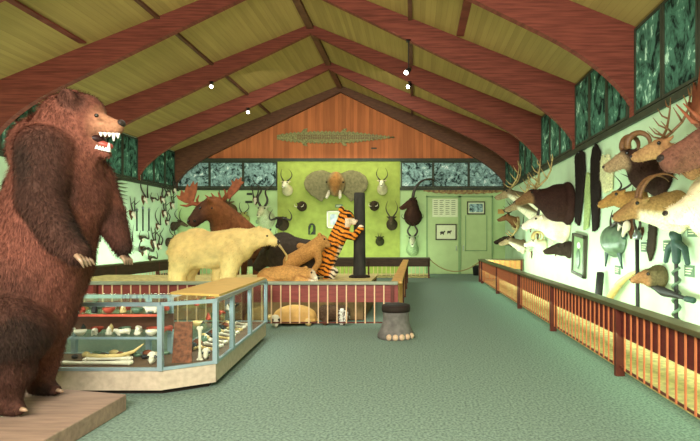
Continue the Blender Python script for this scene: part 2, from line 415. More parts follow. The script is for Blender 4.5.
for bi, (a, b) in enumerate(bays[2:]):
    w = (b-a)/3
    for k in range(3):
        pos = ['near', 'middle', 'far'][k]
        mural('dark forest mural on left wall, %s panel of the %s bay in view' % (pos, ['nearest', 'middle', 'farthest'][bi]), 'left', a+w*k+.01, a+w*(k+1)-.01, 3.82, 5.36, 'forest murals along the side walls')
bx = lambda px: at(px, 0, YB).x
for k, (p0, p1) in enumerate(((177.5, 210), (210.1, 243.5), (243.6, 277.5))):
    mural(['grey landscape mural in the left back corner', 'grey landscape mural above the moose antlers on back wall', 'grey landscape mural left of the lime panel'][k], 'back', bx(p0), bx(p1), 3.85, 4.98, 'landscape murals on the back wall')
for k, (p0, p1) in enumerate(((401, 433), (433.1, 468.5), (468.6, 503.5))):
    mural(['grey landscape mural just right of the lime panel', 'grey landscape mural centred above the double doors', 'grey landscape mural in the right back corner'][k], 'back', bx(p0), bx(p1), 3.85, 4.98, 'landscape murals on the back wall')

# ------------------------------------------------------------------ track lights
def lamp(label, loc, drop, aim):
    t = thing('track_light', label, 'lamp', loc, 0, 'spotlights hanging from the roof beams')
    MB().box(-.06, .06, -.06, .06, -.04, .0).build('mount', 'iron', t)
    MB().tube([(0,0,-.03), (0,0,-drop)], .014).build('rod', 'iron', t)
    a = Vector(aim).normalized(); c = Vector((0,0,-drop))
    b = c - a*.1; e = c + a*.14
    lh = MB().tube([b, b+a*.06, e], [.04, .055, .07], 14).build('lamp_head', 'iron', t, True)
    MB().ell(e - a*.005, .055).build('bulb', 'glow', lh, True)
    L = bpy.data.lights.new('lamp_beam', 'SPOT'); L.energy = 60; L.spot_size = 1.2; L.spot_blend = .6; L.color = (1, .9, .72); L.shadow_soft_size = .08
    o = bpy.data.objects.new('lamp_beam', L); COL.objects.link(o); o.parent = t; o.location = e + a*.1
    o.rotation_euler = a.to_track_quat('-Z', 'Y').to_euler()
bz = lambda x: RZ - SL*abs(x-RX) - .28-.09*abs(x-RX)
lamp('white spotlight on the left, under the middle roof beam', (-6.4, 15.09, bz(-6.4)+.02), .12, (.3, -.8, -.5))
lamp('small far spotlight on the left, under the beam nearest the gable', (-6.35, 18.24, bz(-6.35)+.02), .12, (.3, -.8, -.5))
lamp('white spotlight on the right hanging on a long rod', (-.16, 11.92, bz(-.16)+.02), .75, (-.4, -.6, -.6))
lamp('white spotlight on the right hanging just below the long rod one', (-.16, 15.09, bz(-.16)+.02), .12, (-.4, -.7, -.5))

# ------------------------------------------------------------------ railings
def railing(label, loc, rz, length, posts, nb, top=.83, cap='railcap', panel='railred', bal='baluster', panel_bot=.46, front=False):
    """runs along local +x, public side is local -y"""
    t = thing('railing', label, 'railing', loc, rz, 'museum railings')
    MB().box(0, length, -.07, .13, top-.05, top).build('cap', cap, t, bevel=.01)
    MB().box(0, length, -.055 if front else 0, -.028 if front else .03, panel_bot, top-.05).build('panel', panel, t)
    MB().box(0, length, -.012, .0, .1, .125).build('bottom_rail', 'railpost', t)
    pm = None
    for x in posts:
        if pm is None: o = MB().box(-.027, .027, -.055, .05, 0, top-.05).build('post', 'railpost', t); pm = o
        else: o = pm.copy(); COL.objects.link(o)
        o.location = (x, 0, 0)
    bm_ = None
    for i in range(nb):
        x = length*(i+.5)/nb
        if any(abs(x-q) < .05 for q in posts): continue
        if bm_ is None: o = MB().box(-.011, .011, -.024, -.012, .1, top-.05).build('baluster', bal, t); bm_ = o
        else: o = bm_.copy(); COL.objects.link(o)
        o.location = (x, 0, 0)
    return t
# right: local x runs towards the camera, public side faces the room
railing('long dark red railing along the right wall display', (2.38, 17.6, 0), -PI/2, 15.0, [.06, .64, 3.8, 6.7, 9.34, 12.02, 14.8], 99)
railing('short railing closing the far end of the right display', (2.45, 17.62, 0), 0, 1.5, [.08, 1.45], 8, panel='tan')
railing('dark red railing in front of the mounted tiger', (-8.2, 8.45, 0), 0, 7.9, [.05, 2.6, 5.2, 7.8], 48, cap='railcapl', panel='railpink', bal='balcream', panel_bot=.47)
railing('tan side railing of the big game enclosure, beside the elephant foot', (-.3, 8.56, 0), PI/2, 8.6, [2.2, 4.4, 6.5, 8.5], 50, cap='tan', panel='tan', bal='tan')
railing('dark railing along the back wall display', (-8.75, 19.2, 0), 0, 9.35, [.1, 2.3, 4.6, 6.9, 9.3], 56, panel='plankdark', bal='balcream', front=True)
railing('dark railing along the left wall display behind the brown bear', (-8.9, 7.0, 0), PI/2, 12.1, [.1, 2.4, 4.8, 7.2, 9.6, 12.0], 70, panel='plankdark', bal='balcream', front=True)
# sagging rope between the railings
pts = []
a, b = at(430, 250, 19.2), at(480, 250, 17.6)
a.z = .74; b.z = .74
for i in range(17):
    q = i/16; c = a.lerp(b, q); c.z -= .42*(1-(2*q-1)**2); pts.append(c)
rp = thing('barrier_rope', 'sagging rope strung across the double doors between two railings', 'rope', a)
L_ = rel(rp); MB().tube([L_(q) for q in pts], .022).build('rope', 'rope', rp, True)
for q, s in ((a, -1), (b, 1)): MB().ell(L_(q), .04).build('hook', 'steel', rp, True)

exec_sections = True

# ------------------------------------------------------------------ the standing brown bear on its slab
SZ = .15
s = thing('wooden_slab', 'broad wooden floor slab under the standing brown bear', 'platform', (-3.9, 4.0, 0))
MB().prism([(-1.4,-.8,0),(1.24,-.8,0),(1.22,.46,0),(-.2,.78,0),(-1.4,.78,0)], (0,0,SZ)).build('deck', 'slab', s, bevel=.01)
MB().prism([(-1.38,-.76,0),(1.2,-.76,0),(1.18,.43,0),(-.2,.74,0),(-1.38,.74,0)], (0,0,.02)).build('skid', 'kick', s)

BY = 4.2
bear = thing('brown_bear', 'huge brown bear standing upright on a wooden slab with open mouth', 'bear', (-3.55, BY, SZ))
LB = rel(bear); KB = 480/BY
def bp(x, y, d=0.0): return LB(at(x, y, BY+d))
def br(r): return r/KB
m = MB()
m.cap(bp(18,312), br(50), bp(38,258), br(49))
m.cap(bp(38,258), br(49), bp(55,200), br(42))
m.cap(bp(55,200), br(42), bp(62,155), br(36))
m.ell(bp(44,152,.02), (br(30), br(30), br(36)))
m.ell(bp(84,195,.08), (br(22), br(30), br(36)))
m.cap(bp(62,152), br(36), bp(72,126), br(30))
# head
m.ell(bp(73,121), (br(29), br(28), br(28)))
m.ell(bp(85,111), (br(18), br(21), br(17)))
m.ell(bp(80,147), (br(22), br(21), br(19)))
m.cap(bp(91,121), br(14.5), bp(110,126), br(9))
m.cap(bp(110,126), br(9), bp(116,127), br(8))
m.cap(bp(86,146), br(12), bp(106,153), br(5.5))
for d, x in ((-.2, 67), (.17, 73)):
    m.ell(bp(x, 97, d), (br(8.5), br(5), br(9)))
# legs
for (hx,hy,hr,kx,ky,kr,ax,ay,ar,f0,f1,fr,d) in ((4,330,40,2,366,27,2,395,17,(0,404),(14,407),8.5,-.3), (42,318,25,43,348,19,41,374,14,(36,386),(50,388),8,.22)):
    m.cap(bp(hx,hy,d), br(hr), bp(kx,ky,d), br(kr)); m.cap(bp(kx,ky,d), br(kr), bp(ax,ay,d), br(ar))
    m.cap(bp(f0[0],f0[1],d), br(fr*1.15), bp(f1[0],f1[1],d), br(fr))
    m.cap(bp(ax,ay,d), br(ar), bp(f0[0],f0[1],d), br(fr*1.1))
    for k in (-1, 0, 1): m.ell(bp(f1[0]+6-abs(k), f1[1]+2, d+.055*k), br(5.5))
# arms
m.cap(bp(47,150,-.22), br(25), bp(40,200,-.36), br(19)); m.cap(bp(40,200,-.36), br(19), bp(62,238,-.42), br(15)); m.cap(bp(62,238,-.42), br(15), bp(77,252,-.44), br(11))
m.cap(bp(90,178,.25), br(23), bp(108,212,.3), br(16)); m.cap(bp(108,212,.3), br(16), bp(118,236,.3), br(12)); m.cap(bp(118,236,.3), br(12), bp(123,248,.3), br(9))
armA = [np.array(bp(40,140,-.5)), np.array(bp(40,205,-.55)), np.array(bp(78,252,-.52))]
def segd(p, a, b):
    t = np.clip(((p-a) @ (b-a))/((b-a) @ (b-a)), 0, 1); return np.linalg.norm(p-(a+t[:, None]*(b-a)), axis=1)
ear_c = np.array(bp(72, 97, -.2)); muz = np.array(bp(112, 126)); eye_c = np.array(bp(98, 113, -.16))
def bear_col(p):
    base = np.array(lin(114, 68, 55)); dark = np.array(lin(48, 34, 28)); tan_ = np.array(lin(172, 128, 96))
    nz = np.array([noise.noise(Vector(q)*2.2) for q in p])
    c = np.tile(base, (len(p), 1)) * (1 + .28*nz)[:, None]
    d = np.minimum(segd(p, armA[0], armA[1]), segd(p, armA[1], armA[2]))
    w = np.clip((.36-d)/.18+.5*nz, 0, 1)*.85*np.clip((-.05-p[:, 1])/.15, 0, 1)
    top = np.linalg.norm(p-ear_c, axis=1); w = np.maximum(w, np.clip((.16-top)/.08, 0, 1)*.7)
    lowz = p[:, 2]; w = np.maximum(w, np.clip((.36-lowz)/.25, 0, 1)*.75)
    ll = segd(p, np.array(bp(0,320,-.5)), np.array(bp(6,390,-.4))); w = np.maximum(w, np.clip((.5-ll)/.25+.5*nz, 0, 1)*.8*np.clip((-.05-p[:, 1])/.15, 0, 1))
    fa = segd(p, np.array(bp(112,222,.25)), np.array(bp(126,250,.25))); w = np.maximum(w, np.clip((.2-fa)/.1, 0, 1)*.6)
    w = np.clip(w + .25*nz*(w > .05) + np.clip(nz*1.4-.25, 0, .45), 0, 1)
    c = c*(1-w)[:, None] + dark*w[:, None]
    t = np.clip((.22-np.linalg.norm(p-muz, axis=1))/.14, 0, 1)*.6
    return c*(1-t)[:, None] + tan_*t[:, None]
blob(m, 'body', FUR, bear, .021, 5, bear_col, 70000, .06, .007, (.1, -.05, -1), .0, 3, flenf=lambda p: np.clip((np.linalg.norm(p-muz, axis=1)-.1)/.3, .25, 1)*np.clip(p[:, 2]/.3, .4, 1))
MB().ell(bp(121.5,123.5), (br(3.4), br(5), br(3.8))).build('nose', 'nosehide', bear, True)
for d in (-.165, .165): MB().ell(bp(96.5,115.5,d), br(1.9)).build('eye', 'black', bear, True)
tj = MB(); tj.cap(bp(92,141,0), br(5), bp(110,146.5,0), br(3)); tj.build('tongue', mat('tongue', lin(150, 70, 60), .4, .2, 20), bear, True)
MB().ell(bp(93,139.5), (br(12), br(10), br(5.5))).build('mouth_lining', mat('mouth_lining', lin(40, 18, 16), .5, .2, 20), bear, True)
for r0, r1, dn in ((101, 118, 1), (97, 109, -1)):
    for d in (-.06, .06):
        for k in range(5):
            x = r0 + (r1-r0)*k/4; y = (133.5+ (x-r0)*.05) if dn > 0 else (148 + (x-r0)*.25)
            L = (3, 3, 3, 7, 4)[k] if dn > 0 else (3, 3, 3, 3, 8)[k]; w = d*(1-.3*k/4)
            MB().tube([bp(x, y-dn, w), bp(x, y+dn*L, w)], [br(2.1), br(.7)], 6).build('tooth', 'white', bear, True)
def claws(tips):
    for a, b, c in tips: MB().tube([a, b, c], [br(2.2), br(1.8), br(.5)], 6).build('claw', 'claw', bear, True)
claws([(bp(76+3*k, 255+.5*k, -.56+.05*k), bp(81+3.5*k, 261, -.57+.05*k), bp(84+3.6*k, 268-k, -.56+.05*k)) for k in range(4)])
claws([(bp(121+2*k, 256, .2+.05*k), bp(124+2.4*k, 260, .2+.05*k), bp(125+2.5*k, 265, .2+.05*k)) for k in range(4)])
for d, x, y in ((-.3, 17, 408), (.22, 53, 389)):
    claws([(bp(x+4, y+1, d+.05*k), bp(x+8, y+2, d+.05*k), bp(x+10.5, y+3, d+.05*k)) for k in (-1.5, -.5, .5, 1.5)])

# ------------------------------------------------------------------ display case
case = thing('display_case', 'low glass display case with a chamfered corner and pale base', 'case', (-3.2, 5.6, 0))
LC = rel(case)
FP = [(-5.0,4.85),(-2.57,4.85),(-2.13,5.13),(-2.36,7.6),(-2.98,7.6),(-2.8,5.5),(-5.0,5.5)]
def inset(pts, d):
    n = len(pts); out = []
    for i in range(n):
        p0, p1, p2 = (Vector(pts[(i+k-1) % n]) for k in range(3))
        a = (p1-p0).normalized(); b = (p2-p1).normalized(); na = Vector((-a.y, a.x)); nb_ = Vector((-b.y, b.x))
        bis = (na+nb_).normalized(); out.append(tuple(p1 + bis*(d/max(.3, bis.dot(na)))))
    return out
def loop(pts, z): return [LC((x, y, z)) for x, y in pts]
MB().prism(loop(inset(FP, .09), 0), (0,0,.06)).build('toe_kick', 'kick', case)
MB().prism(loop(FP, .06), (0,0,.2)).build('base', 'casebase', case)
MB().prism(loop(inset(FP, .02), .26), (0,0,.02)).build('deck', 'brownfloor', case)
CT = .95
for i, (a, b) in enumerate(zip(FP, FP[1:]+FP[:1])):
    MB().bar(LC((*a, CT-.02)), LC((*b, CT-.02)), .035, .04).build('top_rail', 'alu', case)
    MB().bar(LC((*a, .275)), LC((*b, .275)), .03, .03).build('bottom_rail', 'alu', case)
    A, B = Vector(a), Vector(b); n_ = Vector((-(B-A).y, (B-A).x)).normalized()*.006
    MB().prism([LC((A.x, A.y, .29)), LC((B.x, B.y, .29)), LC((B.x, B.y, CT-.04)), LC((A.x, A.y, CT-.04))], (n_.x, n_.y, 0)).build('glass_pane', 'glass', case)
posts = list(FP) + [(-3.05,5.5), (-2.19,5.75), (-2.27,6.6), (-3.9,5.5)]
for x, y in posts: MB().box(x-.024, x+.024, y-.024, y+.024, .26, CT-.03).build('post', 'alu', case, loc=LC((0,0,0)))
lidp = [(-2.82,5.53),(-2.17,5.32),(-2.36,7.6),(-2.98,7.6)]
MB().prism(loop(lidp, CT), (0,0,.025)).build('lid', 'lid', case)
MB().prism(loop([(-5.0,4.85),(-2.57,4.85),(-2.13,5.13),(-2.16,5.3),(-2.8,5.5),(-5.0,5.5)], CT), (0,0,.012)).build('glass_top', 'glass', case)
SH1, SH2 = .79, .55
for z in (SH1, SH2):
    MB().prism(loop([(-4.95,5.08),(-2.7,5.08),(-2.7,5.46),(-4.95,5.46)], z-.012), (0,0,.012)).build('shelf', 'glass', case)
    MB().box(-4.95, -2.7, 5.066, 5.078, z-.02, z+.004).build('shelf_edge', 'red' if z == SH1 else 'alu', case, loc=LC((0,0,0)))
    MB().prism(loop([(-2.74,5.6),(-2.42,5.55),(-2.58,7.5),(-2.9,7.5)], z-.012), (0,0,.012)).build('shelf', 'glass', case)
MB().box(-4.95, -2.75, 5.465, 5.48, .56, .74).build('back_board', 'beamdark', case, loc=LC((0,0,0)))

# specimens in the case
def skull(name, label, loc, rz, sc, group=None, m_='bone'):
    t = thing(name, label, 'skull', loc, rz, group, sc)
    b = MB(); b.ell((0,0,.075), (.075,.06,.07)); b.cap((.05,0,.07), .04, (.13,0,.045), .025); b.cap((.03,0,.03), .035, (.11,0,.02), .018)
    blob(b, 'cranium', M[m_], t, .012, 3)
    for y in (-1, 1): MB().ell((.062, .04*y, .085), .02).build('eye_socket', 'black', t, True)
    return t
def bone(label, a, b, r, group='bones in the display case', m_='bone'):
    a, b = Vector(a), Vector(b); o = thing('bone', label, 'bone', a, 0, group); d = b-a
    n_ = d.normalized().cross(Vector((0,0,1)) if abs(d.normalized().z) < .9 else Vector((0,1,0)))*r*.8
    x = MB(); x.tube([d*.0, d*.1, d*.3, d*.7, d*.9, d], [r*1.2, r*1.1, r*.75, r*.75, r*1.1, r*1.2], 8)
    for p in (d*.0, d): x.ell(p+n_, r*1.1, 8, 6); x.ell(p-n_, r*1.1, 8, 6)
    x.build('shaft', m_, o, True); return o
fz = .28
ORDN = ['first','second','third','fourth','fifth','sixth','seventh','eighth','ninth','tenth','eleventh','twelfth','thirteenth','fourteenth','fifteenth','sixteenth']
skull('animal_skull', 'pale cube-like skull on the case floor beside the corner post', (-2.78, 5.08, fz), -1.2, .85)
skull('animal_skull', 'small pale skull on the case floor behind the chamfered glass', (-2.3, 5.28, fz), -1.2, .8)
bone('upright white bone on the case floor nearest the brown bear', (-3.72, 5.0, fz), (-3.76, 5.02, fz+.3), .028)
bone('long white bone lying along the front glass', (-3.7, 4.95, fz+.03), (-2.95, 4.97, fz+.03), .022)
bone('shorter white bone lying behind the long one at the front glass', (-3.5, 5.1, fz+.03), (-3.05, 5.14, fz+.03), .02)
t = thing('curved_tusk', 'curved tan tusk rising from the case floor behind the white bones', 'tusk', (-3.55, 5.2, fz))
MB().tube([(0,0,.035),(.18,0,.03),(.36,0,.04),(.5,.01,.09),(.6,.02,.17)], [.034,.032,.027,.018,.006]).build('tusk', 'ivory', t, True)
t = thing('speckled_hide_board', 'speckled reddish hide board leaning behind the chamfered glass', 'hide', (-2.47, 5.08, fz), .1)
MB().prism([(-.1,.0,0),(.1,0,0),(.09,.05,.42),(-.09,.05,.42)], (0,.02,.004)).build('hide_board', 'speckle', t)
bone('small upright white bone beside the speckled hide board', (-2.33, 5.2, fz), (-2.34, 5.22, fz+.34), .02)
for i in range(16):
    x = -3.7+.063*i; y = 5.22+.09*(i % 3); cn, m_ = [('dark','blackrough'),('brown','speckle'),('grey green','greendome'),('tan','ivory')][i*3 % 4]
    o = tag(MB().ell((0,0,.0), (.035+.012*(i % 3), .03, .025+.01*(i % 2)), 9, 6).build('stone_specimen', m_, None, True, 0, (x, y, fz+.03)), '%s stone on the floor of the front case, %s from the left' % (cn, ORDN[i]), 'stone', 'stones on the case floor')
for i in range(10):
    x = -2.62-.02*i; y = 5.64+.19*i; cn, m_ = [('dark','blackrough'),('red brown','speckle'),('grey green','greendome')][i % 3]
    tag(MB().ell((0,0,0), (.06,.045,.05), 9, 6).build('stone_specimen', m_, None, True, 0, (x, y, fz+.05)), '%s stone on the floor of the side case, %s from the front' % (cn, ORDN[i]), 'stone', 'stones on the side case floor')
cols = [('red', 'red'), ('bone', 'white'), ('greendome', 'greenish'), ('ivory', 'tan'), ('red', 'red'), ('blackrough', 'black'), ('red', 'orange red')]
ordn = ['first', 'second', 'third', 'fourth', 'fifth', 'sixth', 'seventh', 'eighth', 'ninth', 'tenth', 'eleventh', 'twelfth', 'thirteenth', 'fourteenth']
def trinket(kind, label, loc, rz, m_, group):
    if kind == 0:
        o = thing('seashell', label, 'shell', loc, rz, group)
        MB().lathe([(.004,0),(.028,.006),(.034,.03),(.022,.05),(.026,.055),(.012,.085),(.002,.1)], 12).build('shell', m_, o, True)
    elif kind == 1:
        o = thing('carved_figure', label, 'figure', loc, rz, group)
        b = MB(); b.cap((-.05,0,.045), .03, (.05,0,.045), .026); b.cap((.06,0,.06), .022, (.085,0,.07), .018)
        for x in (-.05, .045):
            for y in (-.018, .018): b.cap((x,y,.03), .011, (x,y,.01), .01)
        blob(b, 'figure', M[m_], o, .008, 2)
    elif kind == 2:
        o = thing('small_bowl', label, 'bowl', loc, rz, group)
        MB().lathe([(.02,0),(.03,.004),(.055,.035),(.062,.06),(.056,.06),(.045,.032),(.002,.012)], 16).build('bowl', m_, o, True)
    else:
        o = thing('knife', label, 'knife', loc, rz, group)
        MB().prism([(0,-.012,.006),(.16,-.014,.006),(.21,.004,.006),(.16,.012,.006),(0,.012,.006)], (0,0,.006)).build('blade', 'steel', o)
        MB().tube([(-.1,0,.014),(-.05,0,.014),(0,0,.014)], [.014,.017,.012]).build('grip', m_, o, True)
    return o
KN = ['shell', 'carved animal', 'bowl', 'knife']
for sh, z, nm in ((0, SH1, 'upper'), (1, SH2, 'lower')):
    for i in range(14):
        k = (i*2 + sh + i//3) % 3; m_, cn = cols[(i*3+sh*2) % 7] if sh == 0 or i % 2 else ('bone', 'white')
        trinket(k, 'small %s %s on the %s front shelf of the case, %s from left' % (cn, KN[k], nm, ordn[i]), (-3.76+.077*i, 5.17+.16*(i % 2), z), i*1.3, m_, 'trinkets on the %s front shelf' % nm)
    for i in range(9):
        k = (i + sh*2) % 4; m_, cn = cols[(i*2+sh*3) % 7]
        trinket(k, 'small %s %s on the %s side shelf of the case, %s from front' % (cn if k < 3 else cn+'-handled', KN[k], nm, ordn[i]), (-2.6-.018*i, 5.72+.2*i, z), i*1.7, m_, 'trinkets on the %s side shelf' % nm)
for i in range(9):
    bone('pale bone lying in the side case, %s from the chamfered corner' % ordn[i], (-2.3-.025*i, 5.55+.2*i, fz+.03), (-2.55-.02*i, 5.68+.2*i, fz+.03), .02, m_='bone' if i % 3 else 'ivory')
for i in range(4):
    skull('animal_skull', 'small brown stained skull in the side case, %s from the front' % ordn[i], (-2.66-.04*i, 5.66+.47*i, fz), -.4+.3*i, .75, 'stained skulls in the side case', 'ivory')

# ------------------------------------------------------------------ the big game enclosure
PZ = .64
pl = thing('display_plinth', 'dark plinth carrying the polar bear, buffalo and tiger', 'plinth', (-4.3, 10.9, 0))
MB().box(-3.7, 3.3, -1.6, 1.6, .02, PZ-.05).build('body', 'platform', pl)
MB().box(-3.72, 3.32, -1.62, 1.62, PZ-.05, PZ).build('top', 'pebble', pl)
MB().box(-3.66, 3.26, -1.56, 1.56, 0, .03).build('toe_kick', 'kick', pl)

def frame(Y, loc, k=None):
    L = Vector(loc); K = F/Y
    return (lambda x, y, d=0.0: at(x, y, Y+d)-L), (lambda r: r/K)
# polar bear
loc = (at(215, 285, 9.7).x, 9.7, PZ)
pb = thing('polar_bear', 'cream polar bear walking to the right on the plinth', 'bear', loc)
P, R = frame(9.7, loc)
m = MB()
m.cap(P(189,250), R(19), P(212,250), R(18.5)); m.cap(P(212,250), R(18.5), P(236,246), R(18)); m.ell(P(197,246), R(18))
m.cap(P(240,243), R(15), P(257,238), R(10)); m.cap(P(256,237), R(10), P(264,237), R(9)); m.cap(P(264,237), R(8.5), P(275,242), R(4))
for d in (-.1, .12): m.ell(P(259, 228.5, d), R(2.8))
for d, x in ((-.2, 0), (.2, 9)):
    m.cap(P(184+x,257,d), R(14), P(178+x,272,d), R(9)); m.cap(P(178+x,272,d), R(9), P(177+x,284,d), R(7.5)); m.cap(P(177+x,283,d), R(5.5), P(184+x,285,d), R(4))
for d, x in ((-.2, 0), (.2, -9)):
    m.cap(P(233+x,254,d), R(12), P(229+x,272,d), R(8)); m.cap(P(229+x,272,d), R(8), P(227+x,284,d), R(7)); m.cap(P(227+x,283,d), R(5.5), P(235+x,285,d), R(4))
m.ell(P(170.5,252), R(4))
def pb_col(p):
    nz = np.array([noise.noise(Vector(q)*3) for q in p])
    return np.array(lin(228, 202, 136))*(1+.14*nz)[:, None]
blob(m, 'body', FURS, pb, .03, 5, pb_col, 16000, .05, .012, (-.6, 0, -1), .0, 5, rand=.07)
MB().ell(P(277.5,242), R(2.3)).build('nose', 'black', pb, True)
for d in (-.13, .13): MB().ell(P(267,236,d), R(1.1)).build('eye', 'black', pb, True)
# cape buffalo pulled down by lions
loc = (at(296, 278, 11.85).x, 11.85, PZ)
bf = thing('buffalo', 'black buffalo brought down on the plinth under a lioness', 'buffalo', loc)
P, R = frame(11.85, loc); m = MB()
m.cap(P(284,253), R(19), P(305,256), R(17)); m.ell(P(283,247), (R(16), R(14), R(15))); m.cap(P(284,256), R(16), P(270,256), R(11)); m.cap(P(268,256), R(9.5), P(258,266), R(5.5))
m.cap(P(280,264,-.1), R(9), P(276,277,-.15), R(4.5)); m.cap(P(308,262,-.1), R(11), P(312,277,-.1), R(5)); m.cap(P(309,262,.3), R(10), P(316,277,.3), R(5)); m.cap(P(284,264,.3), R(9), P(270,276,.3), R(4.5))
blob(m, 'body', FURC, bf, .03, 5, lin(62, 54, 46), 5000, .05, .012, (.3, 0, -1), .0, 6)
for d in (-1, 1):
    MB().tube([P(270,248,.1*d), P(266,246,.35*d), P(265,240,.55*d), P(268,232,.5*d), P(271,229,.42*d)], [R(4),R(3.6),R(2.8),R(1.8),R(.7)], 10).build('horn', 'horn', bf, True)
    MB().ell(P(268,253,.2*d), R(1.2)).build('eye', 'black', bf, True)
tl = MB(); tl.tube([P(320,250), P(324,260), P(323,270)], [R(1.6), R(1.1), R(1.4)]); tl.build('tail', 'horn', bf, True)
LION = lin(178, 130, 74)
def lion_col(p): return np.array(LION)*(1+.2*np.array([noise.noise(Vector(q)*5) for q in p]))[:, None]
loc = (at(304, 262, 10.95).x, 10.95, at(304, 262, 10.95).z)
ln = thing('lioness', 'tan lioness climbing on the black buffalo, head up to the right', 'lion', loc)
P, R = frame(10.95, loc); m = MB()
m.cap(P(291,262), R(8), P(305,254), R(8)); m.cap(P(305,254), R(8), P(316,247), R(8.5)); m.cap(P(316,246), R(7.5), P(321,241), R(6.5)); m.cap(P(322,241), R(6), P(328,245), R(3))
for d in (-.1, .1): m.ell(P(319.5,234.5,d), R(2.2))
m.cap(P(290,263,-.05), R(6), P(284,270,-.1), R(3.5)); m.cap(P(284,270,-.1), R(3.5), P(279,276,-.1), R(3)); m.cap(P(317,250,-.08), R(5), P(319,262,-.12), R(3.2)); m.cap(P(319,262,-.12), R(3.2), P(314,270,-.1), R(3)); m.cap(P(292,262,.15), R(6), P(294,274,.2), R(3.2)); m.cap(P(312,250,.1), R(4.5), P(300,246,.25), R(3.5))
blob(m, 'body', FUR, ln, .022, 4, lion_col, 5000, .03, .008, (-.6, 0, -.8), None, 7)
MB().tube([P(286,263,-.1), P(287,256,-.2), P(283,250,-.2), P(279,245,-.2)], [R(1.3),R(1),R(.9),R(1.3)]).build('tail', 'ivory', ln, True)
MB().ell(P(330.3,244.5), R(1.3)).build('nose', 'black', ln, True)
for d in (-.13, .13): MB().ell(P(324.5,239,d), R(.9)).build('eye', 'black', ln, True)
loc = (at(285, 283, 9.75).x, 9.75, PZ)
l2 = thing('lion', 'tan lion lying stretched out at the front of the plinth', 'lion', loc)
P, R = frame(9.75, loc); m = MB()
m.cap(P(268,277), R(9.5), P(288,274), R(9.5)); m.cap(P(288,274), R(9.5), P(300,276), R(9)); m.cap(P(303,275), R(8), P(309,275), R(7)); m.cap(P(309,276), R(6), P(315,279), R(3.6)); m.ell(P(266,278), R(9))
for d in (-.12, .12): m.ell(P(306,268,d), R(2.2))
m.cap(P(262,280,-.2), R(5), P(276,284,-.35), R(3.5)); m.cap(P(298,280,-.2), R(5), P(316,284,-.3), R(3.2)); m.cap(P(298,280,.2), R(5), P(318,284,.2), R(3.2))
def l2_col(p):
    c = lion_col(p); t = np.clip((p[:, 0]-(P(311,0).x))/.1, 0, 1)
    return c*(1-t)[:, None] + np.array(lin(226, 214, 190))*t[:, None]
blob(m, 'body', FUR, l2, .022, 4, l2_col, 6000, .035, .009, (-.8, 0, -.6), .0, 8)
MB().ell(P(318.3,278.3), R(1.5)).build('nose', 'black', l2, True)
for d in (-.13, .13): MB().ell(P(311.5,272.5,d), R(1)).build('eye', 'black', l2, True)
MB().tube([P(259,278), P(252,282,-.1), P(248,284,-.2)], [R(1.4),R(1.2),R(1.7)]).build('tail', 'ivory', l2, True)
# the pole and the tiger rearing against it
loc = at(359.5, 0, 11.7); loc = (loc.x, 11.7, PZ)
po = thing('scratching_pole', 'tall dark wooden pole the tiger rears against', 'pole', loc)
MB().lathe([(.17,0),(.155,.05),(.145,.6),(.14,1.4),(.135,2.03),(.125,2.06)], 20).build('trunk', 'pole', po, True)
MB().lathe([(.26,0),(.26,.04),(.2,.06)], 20).build('foot', 'kick', po, True)
loc = (at(330, 279, 11.45).x, 11.45, PZ)
tg = thing('tiger', 'orange striped tiger rearing up against the dark pole', 'tiger', loc)
P, R = frame(11.45, loc); m = MB()
m.cap(P(324,268), R(8.5), P(331,253), R(8.5)); m.cap(P(331,253), R(8.5), P(340,233), R(9)); m.cap(P(340,233), R(9), P(344,222), R(7.5)); m.ell(P(346,217.5), (R(8.2), R(8), R(7.8))); m.cap(P(349,219), R(5), P(354,222), R(3.2))
for d in (-.11, .11): m.ell(P(341.5,209.5,d*1.2), R(3.2))
for d in (-.12, .12):
    m.cap(P(344,234,d), R(5), P(353,237,d), R(3.5)); m.cap(P(353,237,d), R(3.5), P(360,229,d*1.3), R(2.8)); m.ell(P(361,228,d*1.5), R(3.2))
    m.cap(P(325,268,d), R(7.5), P(334,272,d*1.4), R(4.5)); m.cap(P(334,272,d*1.4), R(4.5), P(326,279,d*1.4), R(3.2)); m.cap(P(326,280,d*1.4), R(3), P(334,281,d*1.4), R(2.6))
ax0, ax1 = np.array(P(324,280)), np.array(P(345,212)); axd = (ax1-ax0)/np.linalg.norm(ax1-ax0)
def tg_col(p):
    q = p-ax0; s_ = q @ axd; lat = q[:, 0]*axd[2]-q[:, 2]*axd[0]
    nz = np.array([noise.noise(Vector(v)*7) for v in p])
    ph = s_*62 + 2.6*nz + lat*7
    st = (np.sin(ph) > .25)
    c = np.tile(np.array(lin(232, 140, 48)), (len(p), 1))*(1+.12*nz)[:, None]
    belly = np.clip((lat-.1)/.07, 0, 1)*(p[:, 2] < .8)
    face = ((p[:, 0] > P(346,0).x) & (p[:, 2] > P(0,227).z) & (p[:, 2] < P(0,218.5).z) & (np.abs(p[:, 1]) > .03)).astype(float)
    w = np.maximum(belly, face*.9)
    c = c*(1-w)[:, None] + np.array(lin(236, 222, 196))*w[:, None]
    c[st & (face < .5)] = lin(32, 24, 18)
    ey = np.linalg.norm(p[:, [0, 2]]-np.array([P(350,216).x, P(350,216).z]), axis=1) < .05; c[ey & (np.abs(p[:, 1]) > .05)] = lin(32, 24, 18)
    return c
blob(m, 'body', FUR, tg, .016, 4, tg_col, 5000, .02, .006, (-.3, 0, -1), .0, 9)
MB().tube([P(320,270), P(315,274), P(309,276,-.1), P(303,276,-.2)], [R(1.9),R(1.6),R(1.5),R(1.2)]).build('tail', mat('tiger_tail', lin(190, 110, 40), .8, .6, 14), tg, True)
MB().ell(P(356.5,221), R(1.4)).build('nose', 'nail', tg, True)
for d in (-.12, .12): MB().ell(P(350.8,215.5,d), R(1)).build('eye', 'black', tg, True)
